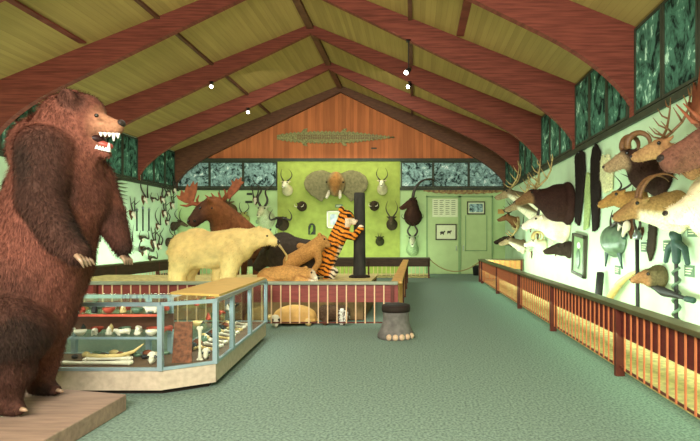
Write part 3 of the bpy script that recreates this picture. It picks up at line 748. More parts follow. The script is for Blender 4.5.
# moose standing behind the polar bear
loc = (at(226, 0, 13.6).x, 13.6, 0)
ms = thing('moose', 'brown moose with wide reddish antlers standing behind the polar bear', 'moose', loc)
P, R = frame(13.6, loc); m = MB()
m.cap(P(213,206), R(9), P(204,211), R(9)); m.cap(P(204,211), R(9), P(194,221), R(6.5)); m.ell(P(193,222), (R(6), R(5.5), R(5)))
m.cap(P(214,208,.1), R(12), P(226,221,.5), R(15)); m.cap(P(228,226,.6), R(18), P(250,243,1.6), R(18)); m.ell(P(240,230,.7), R(13))
for x, d in ((222,.35), (236,.75), (244,1.6), (256,1.9)):
    m.cap(P(x,242,d), R(8), P(x,262,d), R(4)); m.cap(P(x,262,d), R(4), Vector((P(x,262,d).x, P(x,262,d).y, .06)), R(2.6))
for x, d in ((205,-.25), (221,.2)): m.cap(P(213,203,d*.6), R(3), P(x+3,199,d*1.6), R(2))
def ms_col(p):
    nz = np.array([noise.noise(Vector(v)*3) for v in p]); w = np.clip((P(214,0).x-p[:, 0])/.3, 0, 1)
    return (np.array(lin(122, 74, 44))*(1-w)[:, None]+np.array(lin(82, 54, 44))*w[:, None])*(1+.25*nz)[:, None]
blob(m, 'body', FURC, ms, .04, 5, ms_col, 7000, .06, .014, (.4, 0, -1), .0, 10)
for x, d in ((188.5, -.08), (194.5, -.16)): MB().ell(P(x,221,d-.1), R(1.3)).build('nostril', 'black', ms, True)
for x, d in ((200,-.28), (212,-.2)): MB().ell(P(x,208,d), R(1.3)).build('eye', 'black', ms, True)
def antler_part(stem, palm, d0, d1, tines):
    o = MB(); o.tube([P(*q) for q in stem], [R(2.4), R(2.2), R(2.2)], 8)
    n = len(palm); o.prism([P(x, y, d0+(d1-d0)*(y-palm[0][1])/25) for x, y in palm], (0, .05, 0))
    for a, b, c in tines: o.tube([P(*a), P(*b), P(*c)], [R(1.6), R(1.3), R(.4)], 6)
    return o.build('antler', 'antlerred', ms)
antler_part([(206,203,0), (198,204.5,-.1), (191,203,-.2)], [(192,204),(185,203),(178,199),(176,195),(180,196),(181,190),(184,193),(187,184),(189,188),(193,181),(194,186),(197,182),(196,192),(194,199)], -.2, -.2,
            [((198,204,-.1),(197,200,-.2),(199,195,-.25)), ((192,204,-.2),(186,206,-.3),(180,205,-.35))])
antler_part([(214,202,.1), (221,202,.2), (227,196,.3)], [(225,198),(228,190),(232,184),(231,180),(234,182),(236,178),(238,180),(241,177),(241,181),(244,182),(241,185),(238,190),(233,195),(229,199)], .3, .3,
            [((219,202,.2),(220,197,.1),(218,192,.05)), ((223,200,.2),(226,194,.1),(224,189,.0)), ((216,202,.1),(214,197,0),(211,193,-.05)), ((211,202,.0),(209,198,-.05),(205,195,-.1))])
# low mounts on the floor just inside the front railing
loc = (at(295, 322, 8.95).x, 8.95, 0)
t = thing('tortoise', 'tan domed tortoise on the floor behind the tiger railing', 'tortoise', loc)
m = MB(); m.ell((0,0,.12), (.42,.26,.24)); m.ell((0,0,.07), (.45,.28,.06)); blob(m, 'carapace', M['tan'], t, .022, 3, floor=.04)
m = MB(); m.cap((-.36,0,.1), .05, (-.46,0,.12), .06); m.ell((-.49,0,.12), (.06,.045,.045)); blob(m, 'head', M['ivory'], t, .016, 3)
for x in (-.28,.28):
    for y in (-.2,.2):
        m = MB(); m.cap((x,y,.08), .06, (x*1.08,y*1.1,.04), .055); blob(m, 'leg', M['ivory'], t, .016, 3, floor=.0)
loc = (at(336, 322, 8.95).x, 8.95, 0)
t = thing('badger', 'dark badger with a white striped face on the floor behind the railing', 'badger', loc)
m = MB(); m.cap((-.2,.02,.2), .15, (.12,0,.2), .15); m.cap((.15,-.05,.2), .1, (.2,-.12,.15), .07); m.cap((.2,-.12,.15), .07, (.22,-.2,.11), .035)
for x in (-.2,.12):
    for y in (-.1,.1): m.cap((x,y,.12), .06, (x+.03,y-.03,.03), .045)
def bd_col(p):
    c = np.tile(np.array(lin(84, 62, 46)), (len(p), 1)); f = (p[:, 1] < -.1) & (p[:, 0] > .1)
    c[f & (np.abs(p[:, 0]-.21) < .025)] = lin(235, 232, 220); c[f & (np.abs(p[:, 0]-.21) > .05)] = lin(235, 232, 220); return c
blob(m, 'body', FUR, t, .016, 3, bd_col, 4000, .04, .008, (-.6, .2, -.7), .0, 11)
MB().ell((.225,-.235,.11), .018).build('nose', 'black', t, True)
# pale zebra-like skin behind the tortoise left
loc = (at(274, 312, 9.1).x, 9.1, 0)
skull('animal_skull', 'white skull on the floor left of the tan tortoise', (at(276, 312, 8.72).x, 8.68, 0), -1.2, 1.5)

# elephant foot stool
loc = (at(396, 338, 7.75).x, 7.75, 0)
ef = thing('elephant_foot_stool', 'grey elephant foot stool with a dark rim, standing on the carpet', 'stool', loc)
m = MB(); pr = [(.3,0),(.3,.05),(.255,.13),(.215,.25),(.205,.36),(.215,.44),(.2,.44)]
m.lathe(pr, 28); m.build('foot', 'footskin', ef, True)
MB().lathe([(.225,.42),(.232,.46),(.225,.52),(.19,.53),(.19,.45)], 28).build('rim', 'kick', ef, True)
MB().lathe([(.195,.5),(.19,.535),(.1,.545),(.0,.545)], 24).build('seat', 'blackrough', ef, True)
for k in range(5):
    a = -PI/2 - .35 + .36*k
    MB().ell((.275*math.cos(a), .275*math.sin(a), .045), (.05,.05,.05), 10, 8).build('toenail', 'nail', ef, True)

# ------------------------------------------------------------------ shoulder mounts (wall at local y=0, head out along -y)
def horn_path(style, L):
    P = []
    for i in range(17):
        t = i/16
        if style == 'kudu': a = 2*PI*1.4*t; q = (.06+.2*t+.1*math.sin(a)*(.4+t), .1*math.cos(a)*(.3+t)+.2*t, L*t)
        elif style == 'lyre': q = (.05+.17*math.sin(PI*t*.85), .16*math.sin(PI*t), L*t)
        elif style == 'straight': q = (.05+.12*t, .22*t, L*t)
        elif style == 'sable': a = t*2.4; q = (.05+.07*t, L*.55*(1-math.cos(a)), L*.62*math.sin(a)+L*.1*t)
        elif style == 'hook': a = t*PI*1.05; q = (.06+.36*math.sin(a*.75)*1.0, -.02, -.1*math.sin(a)+L*max(0, t-.4)*1.2)
        elif style == 'curl': a = -.5+t*5.6; r = .175*(1-.3*t); q = (.08+.18*t, .14-r*math.cos(a)-.02, r*math.sin(a)+.1)
        elif style == 'spike': q = (.04+.05*t, .05*t, L*t)
        P.append(Vector(q))
    return P
def antler_mb(style, s, sg):
    m = MB()
    V = lambda x, y, z: Vector((sg*x*s, y*s, z*s))
    if style == 'elk':
        main = [(.05,0,.05),(.2,.15,.2),(.36,.32,.42),(.46,.42,.7),(.46,.46,1.0),(.4,.44,1.25)]
        m.tube([V(*p) for p in main], [.04*s,.038*s,.034*s,.03*s,.022*s,.008*s], 7)
        for p, q in (((.1,.05,.1),(.16,-.3,.32)),((.2,.15,.2),(.3,-.18,.46)),((.36,.32,.42),(.5,.02,.75)),((.46,.42,.7),(.62,.2,1.02)),((.46,.46,1.0),(.6,.4,1.25))):
            a = V(*p); b = V(*q); c = a.lerp(b, .5) + Vector((sg*.05*s, 0, -.05*s)); m.tube([a, c, b], [.028*s,.022*s,.006*s], 6)
    elif style == 'roe':
        m.tube([V(.04,0,.03),V(.08,.03,.2),V(.1,.05,.42)], [.022*s,.018*s,.004*s], 6)
        m.tube([V(.08,.03,.2),V(.1,-.1,.32)], [.014*s,.004*s], 6); m.tube([V(.09,.04,.3),V(.12,.14,.4)], [.012*s,.004*s], 6)
    elif style == 'moose':
        m.tube([V(.08,0,.05),V(.3,.05,.1),V(.5,.05,.16)], [.05*s,.045*s,.05*s], 8)
        pal = [(.42,.0,.08),(.62,.0,.05),(.85,.05,.2),(1.0,.1,.5),(.92,.1,.42),(.95,.14,.75),(.85,.13,.6),(.84,.17,.92),(.74,.14,.68),(.66,.16,.9),(.6,.12,.55),(.48,.06,.3)]
        m.prism([V(*p) for p in pal], V(0,.04,0) if True else 0)
        for p, q in (((.3,.05,.1),(.36,-.32,.3)),((.4,.03,.1),(.55,-.3,.34))): m.tube([V(*p), V((p[0]+q[0])/2,(p[1]+q[1])/2,.1), V(*q)], [.035*s,.03*s,.007*s], 6)
    return m
PROTO = {}
def head_mount(kind, name, cat, label, loc, rz, scale=1.0, group=None, coat=(.2,.1,.05), face=None, neck=(.22,.5,.35,.14), head=(.36,.12,.055,.16), horn=None, hornL=.6, hornr=.03, hornm='horn', ear=.1, throat=None, plaque=False, turn=0.0, fur=1500, mane=None, nosem='nosehide'):
    if kind in PROTO:
        return dup(PROTO[kind], label, loc, rz, scale, group)
    t = thing('mounted_'+name[:-5], label, cat, loc, rz, group, scale); PROTO[kind] = t
    r0, nl, rise, r1 = neck; hl, h0, h1, drop = head
    rot = Matrix.Rotation(turn, 3, 'Z')
    H = Vector((0, -nl, rise))
    T = lambda x, y, z: H + rot @ Vector((x, y, z))
    m = MB(); m.cap((0, -r0*.55, 0), r0, H - Vector((0,-.05,.06)), r1); m.ell((0,-.08,-.02), (r0*1.1,.09+r0*.25,r0*1.15))
    m.cap(T(0,0,0), h0, T(0,-hl*.45,-drop*.4), h0*.78); m.cap(T(0,-hl*.45,-drop*.4), h0*.74, T(0,-hl,-drop), h1)
    m.ell(T(0, -hl*.12, -h0*.45-drop*.25), (h0*.62, h0*1.05, h0*.75)); m.ell(T(0, -hl*.1, h0*.42), (h0*.8, h0*.7, h0*.5)); m.ell(T(0, -hl*.97, -drop-h1*.15), (h1*1.12, h1*1.0, h1*1.1)); m.cap(T(0, -hl*.25, -h0*.5-drop*.45), h1*.9, T(0, -hl*.85, -drop-h1*.75), h1*.6)
    for s in (-1, 1):
        a = T(s*h0*.8, .03, h0*.5); b = T(s*(h0*.8+ear), .06, h0*.5+ear*.35); m.cap(a, .03+ear*.12, b, .022); 
    fc = np.array(face or coat); cc = np.array(coat); Hn = np.array(H); th = np.array(throat) if throat else None
    tip = np.array(T(0,-hl,-drop))
    def colf(p):
        nz = np.array([noise.noise(Vector(v)*6) for v in p])
        w = np.clip((.9*hl+.06-np.linalg.norm(p-tip, axis=1))/.08, 0, 1)[:, None]
        c = cc*(1-w) + fc*w
        if th is not None:
            ax = -p[:, 1]; zc = rise*np.clip(ax/nl, 0, 1); u = np.clip((zc-.05-p[:, 2])/.08, 0, 1)[:, None]*(1-w); c = c*(1-u)+th*u
        return c*(1+.2*nz)[:, None]
    hd = blob(m, 'head', FURS if min(coat) > .3 else FUR, t, .02 if r0 < .35 else .03, 4, colf, fur, .05 if r0 > .3 else .03, .01, (0, .5, -1), None, 12, ymax=-.006)
    for s in (-1, 1):
        MB().ell(T(s*h0*.86, -hl*.2, h0*.28), .022+h0*.06, 8, 6).build('eye', 'black', hd, True)
        if horn in ('elk', 'roe', 'moose'):
            a = antler_mb(horn, hornL, s); b = MB()
            b.add([T(0, .02, h0*.6) + rot @ Vector(v) for v in a.v], a.f); b.build('antler', hornm, t, True)
        elif horn:
            pp = [T(s*q.x, q.y, q.z + h0*.7) for q in horn_path(horn, hornL)]
            MB().tube(pp, [hornr*(1-.85*(i/16)**1.3) for i in range(17)], 9).build('horn', hornm, t, True)
    MB().ell(T(0,-hl-h1*.8,-drop+h1*.1), (h1*.55, h1*.35, h1*.35), 8, 6).build('nose', nosem, hd, True)
    if plaque:
        w = r0*1.15
        MB().prism([(-w,0,w*.9),(0,0,w*1.3),(w,0,w*.9),(w*.9,0,-w*.7),(0,0,-w*1.45),(-w*.9,0,-w*.7)], (0,-.03,0)).build('plaque', 'plaque', t)
    return t
def pelt(label, loc, rz, outline, coat, name='animal_pelt', fur=3000, flen=.06, group=None, thick=.05, out=.02):
    """outline in local (x, z) metres on the wall"""
    t = thing(name, label, 'pelt', loc, rz, group)
    m = MB(); m.prism([(x, -out, z) for x, z in outline], (0, -thick, 0))
    cf = (lambda p: coat*(1+.22*np.array([noise.noise(Vector(v)*5) for v in p]))[:, None]); coat = np.array(coat)
    blob(m, 'hide', FUR, t, .022, 3, cf, fur, flen, .012, (0, 0, -1), None, 13)
    MB().tube([(0, 0, max(z for x, z in outline)-.06), (0, -out-thick-.02, max(z for x, z in outline)-.06)], .012, 6).build('hanging_peg', 'steel', t)
    return t
RW, LW, BW = -PI/2, PI/2, 0.0
def card(label, wall, px, py, w=.22, h=.16):
    if wall == 'right': p = at_right(px, py); rz = RW
    elif wall == 'left': p = at_left(px, py); rz = LW
    else: p = at(px, py, YB - (.08 if 279 < px < 399 else 0)); rz = 0
    t = thing('label_card', label, 'label', p, rz, 'specimen label cards')
    MB().box(-w/2, w/2, -.015, .004, -h/2, h/2).build('board', 'sign', t)
    x = MB()
    for k in range(3): x.box(-w*.38, w*(.36-.1*k), -.018, -.014, h*(.22-.22*k)-.008, h*(.22-.22*k)+.008)
    x.build('text_lines', 'paper', t)
    return t

# ---- right wall
p = Vector((XR, 5.2, 2.5))
head_mount('moose', 'moose_head', 'mounted head', 'huge brown moose head with palmed antlers at the right edge', p, RW, 1.0, None, lin(104,66,52), lin(112,74,60), (.42,.62,.25,.24), (.62,.2,.12,.3), 'moose', .95, .05, 'antlerred', .2, plaque=False, fur=4000)
p = Vector((XR, 6.75, 2.66))
head_mount('muledeer', 'deer_head', 'mounted head', 'tan deer head with branching antlers just left of the moose head', p, RW, 1.0, None, lin(148,108,72), lin(160,124,84), (.2,.55,.22,.14), (.36,.12,.06,.14), 'elk', .55, .03, 'hornbrown', .12)
p = Vector((XR, 7.75, 2.7))
head_mount('ram', 'ram_head', 'mounted head', 'dark brown wild ram head with a fully curled horn below the murals', p, RW, 1.0, None, lin(52,34,26), lin(150,128,96), (.36,.56,.22,.17), (.34,.13,.07,.18), 'curl', .6, .058, 'hornbrown', .08, fur=4000, plaque=False)
p = at_right(570, 204); p.z = 2.5
head_mount('elk', 'elk_head', 'mounted head', 'dark brown elk shoulder mount with big tangled antlers on right wall', p, RW, 1.0, None, lin(50,30,24), lin(120,90,60), (.5,.95,.22,.2), (.45,.15,.07,.2), 'elk', .72, .04, 'antler', .14, fur=4000, plaque=False, turn=.2)
p = at_right(566, 236); p.z = 1.95
head_mount('goat', 'mountain_goat_head', 'mounted head', 'shaggy white mountain goat mount low on the far right wall', p, RW, 1.0, None, lin(236,232,200), lin(240,236,214), (.42,.75,.12,.2), (.38,.14,.07,.16), 'spike', .28, .03, 'horn', .1, fur=5000, plaque=False)
p = at_right(546, 250); p.z = 1.35
head_mount('lamb', 'white_sheep_head', 'mounted head', 'small white sheep head below the mountain goat mount', p, RW, .9, None, lin(226,224,190), lin(232,230,206), (.24,.4,.15,.13), (.3,.11,.06,.1), 'curl', .4, .045, 'ivory', .08, fur=2500, plaque=False)
p = at_right(537, 214); p.z = 2.45
head_mount('caribou', 'caribou_head', 'mounted head', 'grey brown caribou head with branching antlers near the right back corner', p, RW, 1.0, None, lin(110,96,72), lin(140,124,92), (.26,.6,.25,.15), (.4,.12,.07,.16), 'elk', .7, .04, 'antler', .12, throat=lin(210,204,176), plaque=False, turn=-.3)
p = at_right(519, 222); p.z = 2.2
head_mount('reddeer', 'red_deer_head', 'mounted head', 'red deer head with dark antlers at the far end of the right wall', p, RW, .9, None, lin(120,84,54), None, (.24,.5,.25,.14), (.38,.12,.06,.14), 'elk', .8, .035, 'horn', .12, plaque=False, turn=-.4)
for k, (x, y, sc, lb) in enumerate(((528,200,1.1,'caribou head with tall antlers highest in the right back corner'), (525,246,.9,'caribou head just left of the white mountain goat'), (547,206,.9,'caribou head partly behind the dark elk shoulder mount'))):
    dup(PROTO['caribou'], lb, at_right(x, y), RW, sc)
p = at_right(514, 240); p.z = 1.5
head_mount('boar', 'boar_head', 'mounted head', 'dark boar head lowest at the far end of the right wall', p, RW, 1.0, None, lin(56,46,38), None, (.22,.35,.03,.17), (.4,.15,.07,.1), None, .3, .03, 'bone', .1, plaque=False)
p = at_right(572, 252); p.z = 1.32
dup(PROTO['boar'], 'dark boar head beside the tilted green frame', p, RW, .9)
p = Vector((XR, 7.2, 2.0))
head_mount('ibex', 'ibex_head', 'mounted head', 'tan ibex head under the dark brown ram, with swept back horns', p, RW, 1.0, None, lin(150,122,76), lin(140,108,68), (.3,.65,.08,.17), (.34,.13,.06,.16), 'sable', .55, .035, 'hornbrown', .1, throat=lin(214,210,176), fur=3500, plaque=False)
p = Vector((XR, 8.3, 2.22))
head_mount('chamois', 'chamois_head', 'mounted head', 'small golden tan head with short dark horns left of the ibex head', p, RW, 1.0, None, lin(150,114,62), None, (.22,.5,.1,.14), (.3,.11,.055,.14), 'lyre', .3, .022, 'horn', .09, fur=2500, plaque=False)
p = Vector((XR, 5.65, 1.98))
head_mount('paleelk', 'polar_bear_head', 'mounted head', 'big pale cream bear head mount at right edge below the moose head', p, RW, 1.0, None, lin(228,214,172), lin(232,220,184), (.5,.55,.0,.3), (.42,.22,.1,.1), None, .3, .03, 'bone', .06, fur=6000, plaque=False)
def rpelt(label, pts, coat, **k):
    ps = [at_right(x, y) for x, y in pts]; c = sum(ps, Vector())/len(ps); c.x = XR
    return pelt(label, c, RW, [(c.y-q.y, q.z-c.z) for q in ps], coat, **k)
rpelt('long narrow black pelt hanging left of the ram on right wall', [(593,160),(595,148),(598,143),(602,150),(603,170),(602,200),(600,228),(595,232),(594,210),(593,185)], lin(30,22,18), fur=2500)
rpelt('narrow black pelt hanging between two pale green skins', [(577,156),(582,150),(586,152),(587,168),(586,186),(584,205),(581,226),(577,222),(578,190)], lin(32,24,20), fur=2500)
rpelt('pale green grey skin hanging between the two black pelts', [(587.5,190),(589,172),(592,174),(592,205),(590,228),(586,230)], lin(150,170,110), fur=1500, flen=.04)
rpelt('pale cream pelt hanging below the curled horn ram', [(604,156),(611,154),(615,170),(614,190),(607,193),(603,178)], lin(214,214,170), fur=2000)
rpelt('cream striped skin hanging right of the ibex head', [(642,182),(650,178),(655,185),(654,205),(648,214),(643,205)], lin(220,226,196), fur=1500, flen=.04)
rpelt('dark brown sheath shaped skin hanging below the pale bear head', [(653,214),(657,212),(659,225),(657,250),(653,262),(650,250)], lin(50,42,32), fur=800, flen=.03)
# tilted frame
p = at_right(581, 255); t = thing('framed_picture', 'tilted green framed picture leaning low on the right wall', 'picture', (XR-.02, p.y, p.z), RW)
fm = MB(); w, h = .44, .5
tilt = Matrix.Rotation(.1, 3, 'Y')
def tb(m, x0, x1, y0, y1, z0, z1):
    q = MB().box(x0, x1, y0, y1, z0, z1); m.add([tilt @ Vector(v) for v in q.v], q.f)
for b in ((-w,-w+.08,-h,h),(w-.08,w,-h,h),(-w,w,-h,-h+.07),(-w,w,h-.07,h)): tb(fm, b[0], b[1], -.07, 0, b[2], b[3])
fm.build('frame', 'frame', t); q = MB(); tb(q, -w+.06, w-.06, -.04, -.01, -h+.05, h-.05); q.build('backing', 'framegreen', t)
q = MB(); q.add([tilt @ Vector(v) + Vector((0,-.05,0)) for v in MB().ell((0,0,-.1), (.14,.02,.24)).v], MB().ell((0,0,0), 1).f); q.build('mounted_bird', 'greendome', t, True)
q = MB(); q.add([tilt @ Vector(v) + Vector((0,-.05,0)) for v in MB().ell((.02,0,.24), (.1,.02,.08)).v], MB().ell((0,0,0), 1).f); q.build('bird_head', 'white', t, True)
# domed shell with card
p = at_right(616, 240); t = thing('turtle_shell', 'greenish domed turtle shell mounted on the right wall', 'shell', (XR, p.y, p.z), RW)
m = MB(); m.ell((0,-.05,0), (.5,.2,.3)); m.ell((0,-.03,-.02), (.54,.06,.34)); blob(m, 'carapace', M['greendome'], t, .025, 3, ymax=-.006)
m = MB(); m.cap((.5,-.06,.06), .05, (.6,-.1,.1), .06); blob(m, 'head', M['teal'], t, .015, 2)
for a in (-.3,.3): MB().prism([(a-.08,-.05,-.25),(a+.08,-.05,-.25),(a+.1*(1 if a>0 else -1)+.04,-.05,-.55)], (0,-.03,0)).build('flipper', 'teal', t)
# spear, tusk, small heads, carved post, bow
def stick(name, label, cat, a, b, r, m_, head=True):
    a, b = Vector(a), Vector(b); t = thing(name, label, cat, a); d = b-a
    MB().tube([(0,0,0), d*.9], r, 8).build('shaft', m_, t, True)
    if head: MB().tube([d*.88, d*.92, d], [r*1.1, r*2.4, .003], 8).build('point', 'steel', t, True)
    return t
stick('spear', 'long dark spear leaning upright against the right wall', 'spear', Vector((XR-.3, at_right(656, 300).y, .04)), at_right(637, 228, .12), .035, 'blackrough')
stick('staff', 'short dark staff leaning low on the right wall left of the tusk', 'staff', Vector((XR-.25, at_right(609, 290).y, .04)), at_right(601, 268, .1), .08, 'blackrough', False)
p0 = at_right(609, 300, .15); t = thing('long_tusk', 'long pale curved tusk rising beside the spear on right wall', 'tusk', p0)
pts = [Vector((XR-.16, p0.y, .03)) - p0] + [at_right(x, y, .12) - p0 for x, y in ((607,303),(611,296),(616,288),(622,281),(630,275),(639,270))]
MB().tube(pts, [.075,.075,.07,.07,.06,.045,.012], 10).build('tusk', 'ivory', t, True)
p = at_right(664, 281); p.z = 1.0
head_mount('peccary', 'peccary_head', 'mounted head', 'small brown peccary head at the end of the curved tusk', p, RW, 1.0, None, lin(92,84,56), lin(150,110,72), (.17,.25,.0,.14), (.26,.11,.045,.07), None, .3, .03, 'bone', .07, fur=2000, plaque=False)
p = at_right(683, 255); t = thing('carved_post', 'dark carved post with drooping arms and a twisted shaft on right wall', 'carving', (XR-.1, p.y, .02), RW)
zt = at_right(683, 236).z; z1 = at_right(683, 262).z
MB().tube([(0,0,0), (0,0,z1)], .03, 8).build('shaft', 'blackrough', t)
q = MB(); q.tube([(.05*math.cos(i*.8), .05*math.sin(i*.8), .1+i*(z1-.2)/40) for i in range(41)], .022, 6); q.build('twisted_strip', 'greendome', t, True)
m = MB(); m.cap((0,0,z1), .06, (0,0,zt-.06), .08); m.ell((0,-.02,zt), .085)
for s in (-1, 1): m.cap((0,0,zt-.1), .06, (s*.22,0,zt-.2), .05); m.cap((s*.22,0,zt-.2), .05, (s*.3,0,z1-.02), .04)
blob(m, 'carved_figure', M['teal'], t, .015, 3)
MB().tube([(-.09,0,0),(.09,0,0)], .06, 8).build('foot', 'blackrough', t)
p = at_right(684, 293); t = thing('war_club', 'dark horizontal paddle shaped club crossing the carved post', 'club', (XR-.22, p.y, p.z), RW)
MB().tube([(-.55,0,.03),(-.35,0,.03),(-.15,0,.0),(.3,0,-.02),(.5,0,-.03)], [.015,.05,.075,.03,.03], 8).build('blade', 'blackrough', t, True)
MB().tube([(.45,0,-.03),(.62,0,-.03)], .045, 8).build('grip', 'teal', t, True)
for k, (x, y, lb) in enumerate(((693,231,'right of the carved post'), (690,271,'beside the twisted shaft of the carved post'), (668,246,'between the dark sheath skin and the carved post'), (645,247,'left of the dark sheath skin'), (618,270,'under the turtle shell'), (652,180,'under the curled horn ram'), (557,228,'beside the elk shoulder mount'))):
    card('small green label card on right wall, '+lb, 'right', x, y, .24, .17)

# ---- back wall: lime panel
BY_ = YB - .08
def bw(px, py): return at(px, py, BY_ if 279 < px < 399 else YB)
p = bw(337, 186)
el = thing('mounted_elephant', 'grey elephant head with spread ears high on the lime panel', 'mounted head', p)
m = MB(); m.ell((0,-.3,.05), (.42,.42,.55)); m.cap((0,-.6,.05), .3, (0,-.72,-.3), .2)
def el_col(q):
    w = np.clip((.5-np.abs(q[:, 0]-.05)-.5*np.abs(q[:, 2]-.1))/.3, 0, 1)[:, None]; nz = np.array([noise.noise(Vector(v)*5) for v in q])
    return (np.array(lin(122,116,86))*(1-w)+np.array(lin(140,98,52))*w)*(1+.25*nz)[:, None]
blob(m, 'head', FURC, el, .03, 4, el_col, ymax=-.006)
for s in (-1, 1):
    e = MB(); e.prism([(s*x, -.12-.1*abs(x-.35), z) for x, z in ((.2,.55),(.6,.7),(1.0,.62),(1.32,.4),(1.42,.1),(1.34,-.2),(1.1,-.42),(.85,-.6),(.62,-.74),(.52,-.55),(.2,-.3))], (0,-.06,0))
    blob(e, 'ear', FURC, el, .035, 4, lin(112,106,76))
    MB().tube([(s*.22,-.62,-.3),(s*.27,-.85,-.52),(s*.28,-1.0,-.6)], [.075,.065,.05], 10).build('tusk', 'bone', el, True)
    MB().ell((s*.36,-.58,.1), .04).build('eye', 'black', el, True)
card('small label card under the elephant head', 'back', 339, 206, .32, .14)
G = 'antelope heads on the back wall'
W = lin(200,190,150); DK = lin(60,48,36); TANC = lin(150,116,70)
head_mount('gazelle', 'gazelle_head', 'mounted head', 'pale faced gazelle head at the upper left of the lime panel', bw(288, 190), BW, 1.1, G, W, lin(226,222,196), (.2,.4,.22,.12), (.34,.1,.05,.16), 'lyre', .5, .026, 'horn', .11)
dup(PROTO['gazelle'], 'pale faced gazelle head at the upper right of the lime panel', bw(382.5, 189), BW, 1.1)
head_mount('warthog', 'warthog_head', 'mounted head', 'dark round warthog head left of the elephant head', bw(302.5, 206), BW, 1.0, None, DK, None, (.2,.3,.02,.16), (.36,.14,.08,.12), None, .3, .03, 'bone', .08)
for s in (-1, 1): MB().tube([(s*.07,-.62,-.08),(s*.17,-.66,-.06),(s*.2,-.64,.04)], [.02,.018,.004], 7).build('tusk', 'bone', PROTO['warthog'], True)
dup(PROTO['warthog'], 'dark round warthog head right of the wooden pole', bw(374.5, 205.5), BW, 1.0)
head_mount('wildebeest', 'wildebeest_head', 'mounted head', 'dark wildebeest head with wide hooked horns at left of the lime panel', bw(283.5, 224), BW, 1.15, None, DK, lin(44,36,30), (.22,.4,.15,.15), (.4,.12,.08,.24), 'hook', .4, .045, 'horn', .11)
head_mount('blackbuck', 'blackbuck_head', 'mounted head', 'dark antelope head with curved horns at the right edge of lime panel', bw(392, 224), BW, 1.15, None, lin(64,54,40), lin(90,78,58), (.2,.4,.18,.12), (.34,.1,.05,.16), 'lyre', .62, .028, 'horn', .1)
head_mount('duiker', 'duiker_head', 'mounted head', 'small dark antelope head low on the lime panel right of the pole', bw(380, 241), BW, .9, None, lin(58,58,36), None, (.2,.32,.12,.13), (.3,.11,.05,.14), 'spike', .2, .02, 'horn', .12)
# little arched plaque with bird
p = bw(312, 229); t = thing('mounted_pheasant', 'small dark bird on an arched board left of the tiger', 'mounted bird', p)
MB().prism([(-.16,0,-.25),(.16,0,-.25),(.16,0,.1),(.1,0,.22),(0,0,.26),(-.1,0,.22),(-.16,0,.1)], (0,-.03,0)).build('board', 'trim', t)
m = MB(); m.cap((0,-.1,-.05), .08, (.02,-.12,.06), .06); m.ell((.03,-.14,.13), .045); m.cap((0,-.1,-.08), .05, (-.06,-.1,-.22), .02); blob(m, 'bird', FUR, t, .014, 2, lin(120,150,60))
def picture(label, px0, py0, px1, py1, pic, frame='frame', mat_=.06, y=None, name='framed_picture'):
    Y = y or (BY_ if 279 < px0 < 399 else YB); a = at(px0, py0, Y); b = at(px1, py1, Y); c = (a+b)/2; w = (b.x-a.x)/2; h = (a.z-b.z)/2
    t = thing(name, label, 'picture', c)
    f = MB()
    for q in ((-w,-w+.05,-h,h),(w-.05,w,-h,h),(-w,w,-h,-h+.05),(-w,w,h-.05,h)): f.box(q[0], q[1], -.05, 0, q[2], q[3])
    f.build('frame', frame, t); MB().box(-w+.04, w-.04, -.03, -.005, -h+.04, h-.04).build('mount_board', 'paper', t)
    k = mat_+.05; MB().box(-w+k, w-k, -.036, -.028, -h+k, h-k).build('print', pic, t); return t, w, h
picture('white framed blue sky print beside the tiger head', 327, 211, 340, 228, 'blue', 'white', .1)
DYF = YB-.07
t, w, h = picture('framed print of two dark animals on the left door', 435.5, 224, 456.5, 240, 'paper', 'frame', .08, DYF)
q = MB()
for x, z, s in ((-.17,-.03,1),(.13,0,.9)):
    for cx, cz, rx, rz_ in ((0,0,.1,.06),(.1,.05,.04,.035),(-.06,-.06,.02,.05),(.06,-.06,.02,.05)): q.ell((x+cx*s,-.038,z+cz*s), (rx*s,.004,rz_*s), 10, 6)
q.build('painted_animals', 'frame', t)
t, w, h = picture('dark framed landscape print on the right door', 467, 201.5, 485, 214.5, 'muralback', 'frame', .05, YB-.09)
p = at(445, 208, DYF); t = thing('wall_chart', 'pale paper chart with a grid of text on the left door', 'chart', p)
MB().box(-.56,.56,-.015,0,-.4,.4).build('sheet', 'paper', t); q = MB()
for i in range(8):
    for k in range(4): q.box(-.5+.26*k, -.32+.26*k-(.05 if (i*k) % 3 == 1 else 0), -.019, -.014, .31-.085*i, .335-.085*i)
q.build('text_lines', 'ink', t)
p = at(501, 211.5, YB); t = thing('notice', 'small pinkish notice on back wall right of the doors', 'sign', p); MB().box(-.14,.14,-.02,.004,-.1,.1).build('board', 'tan', t)
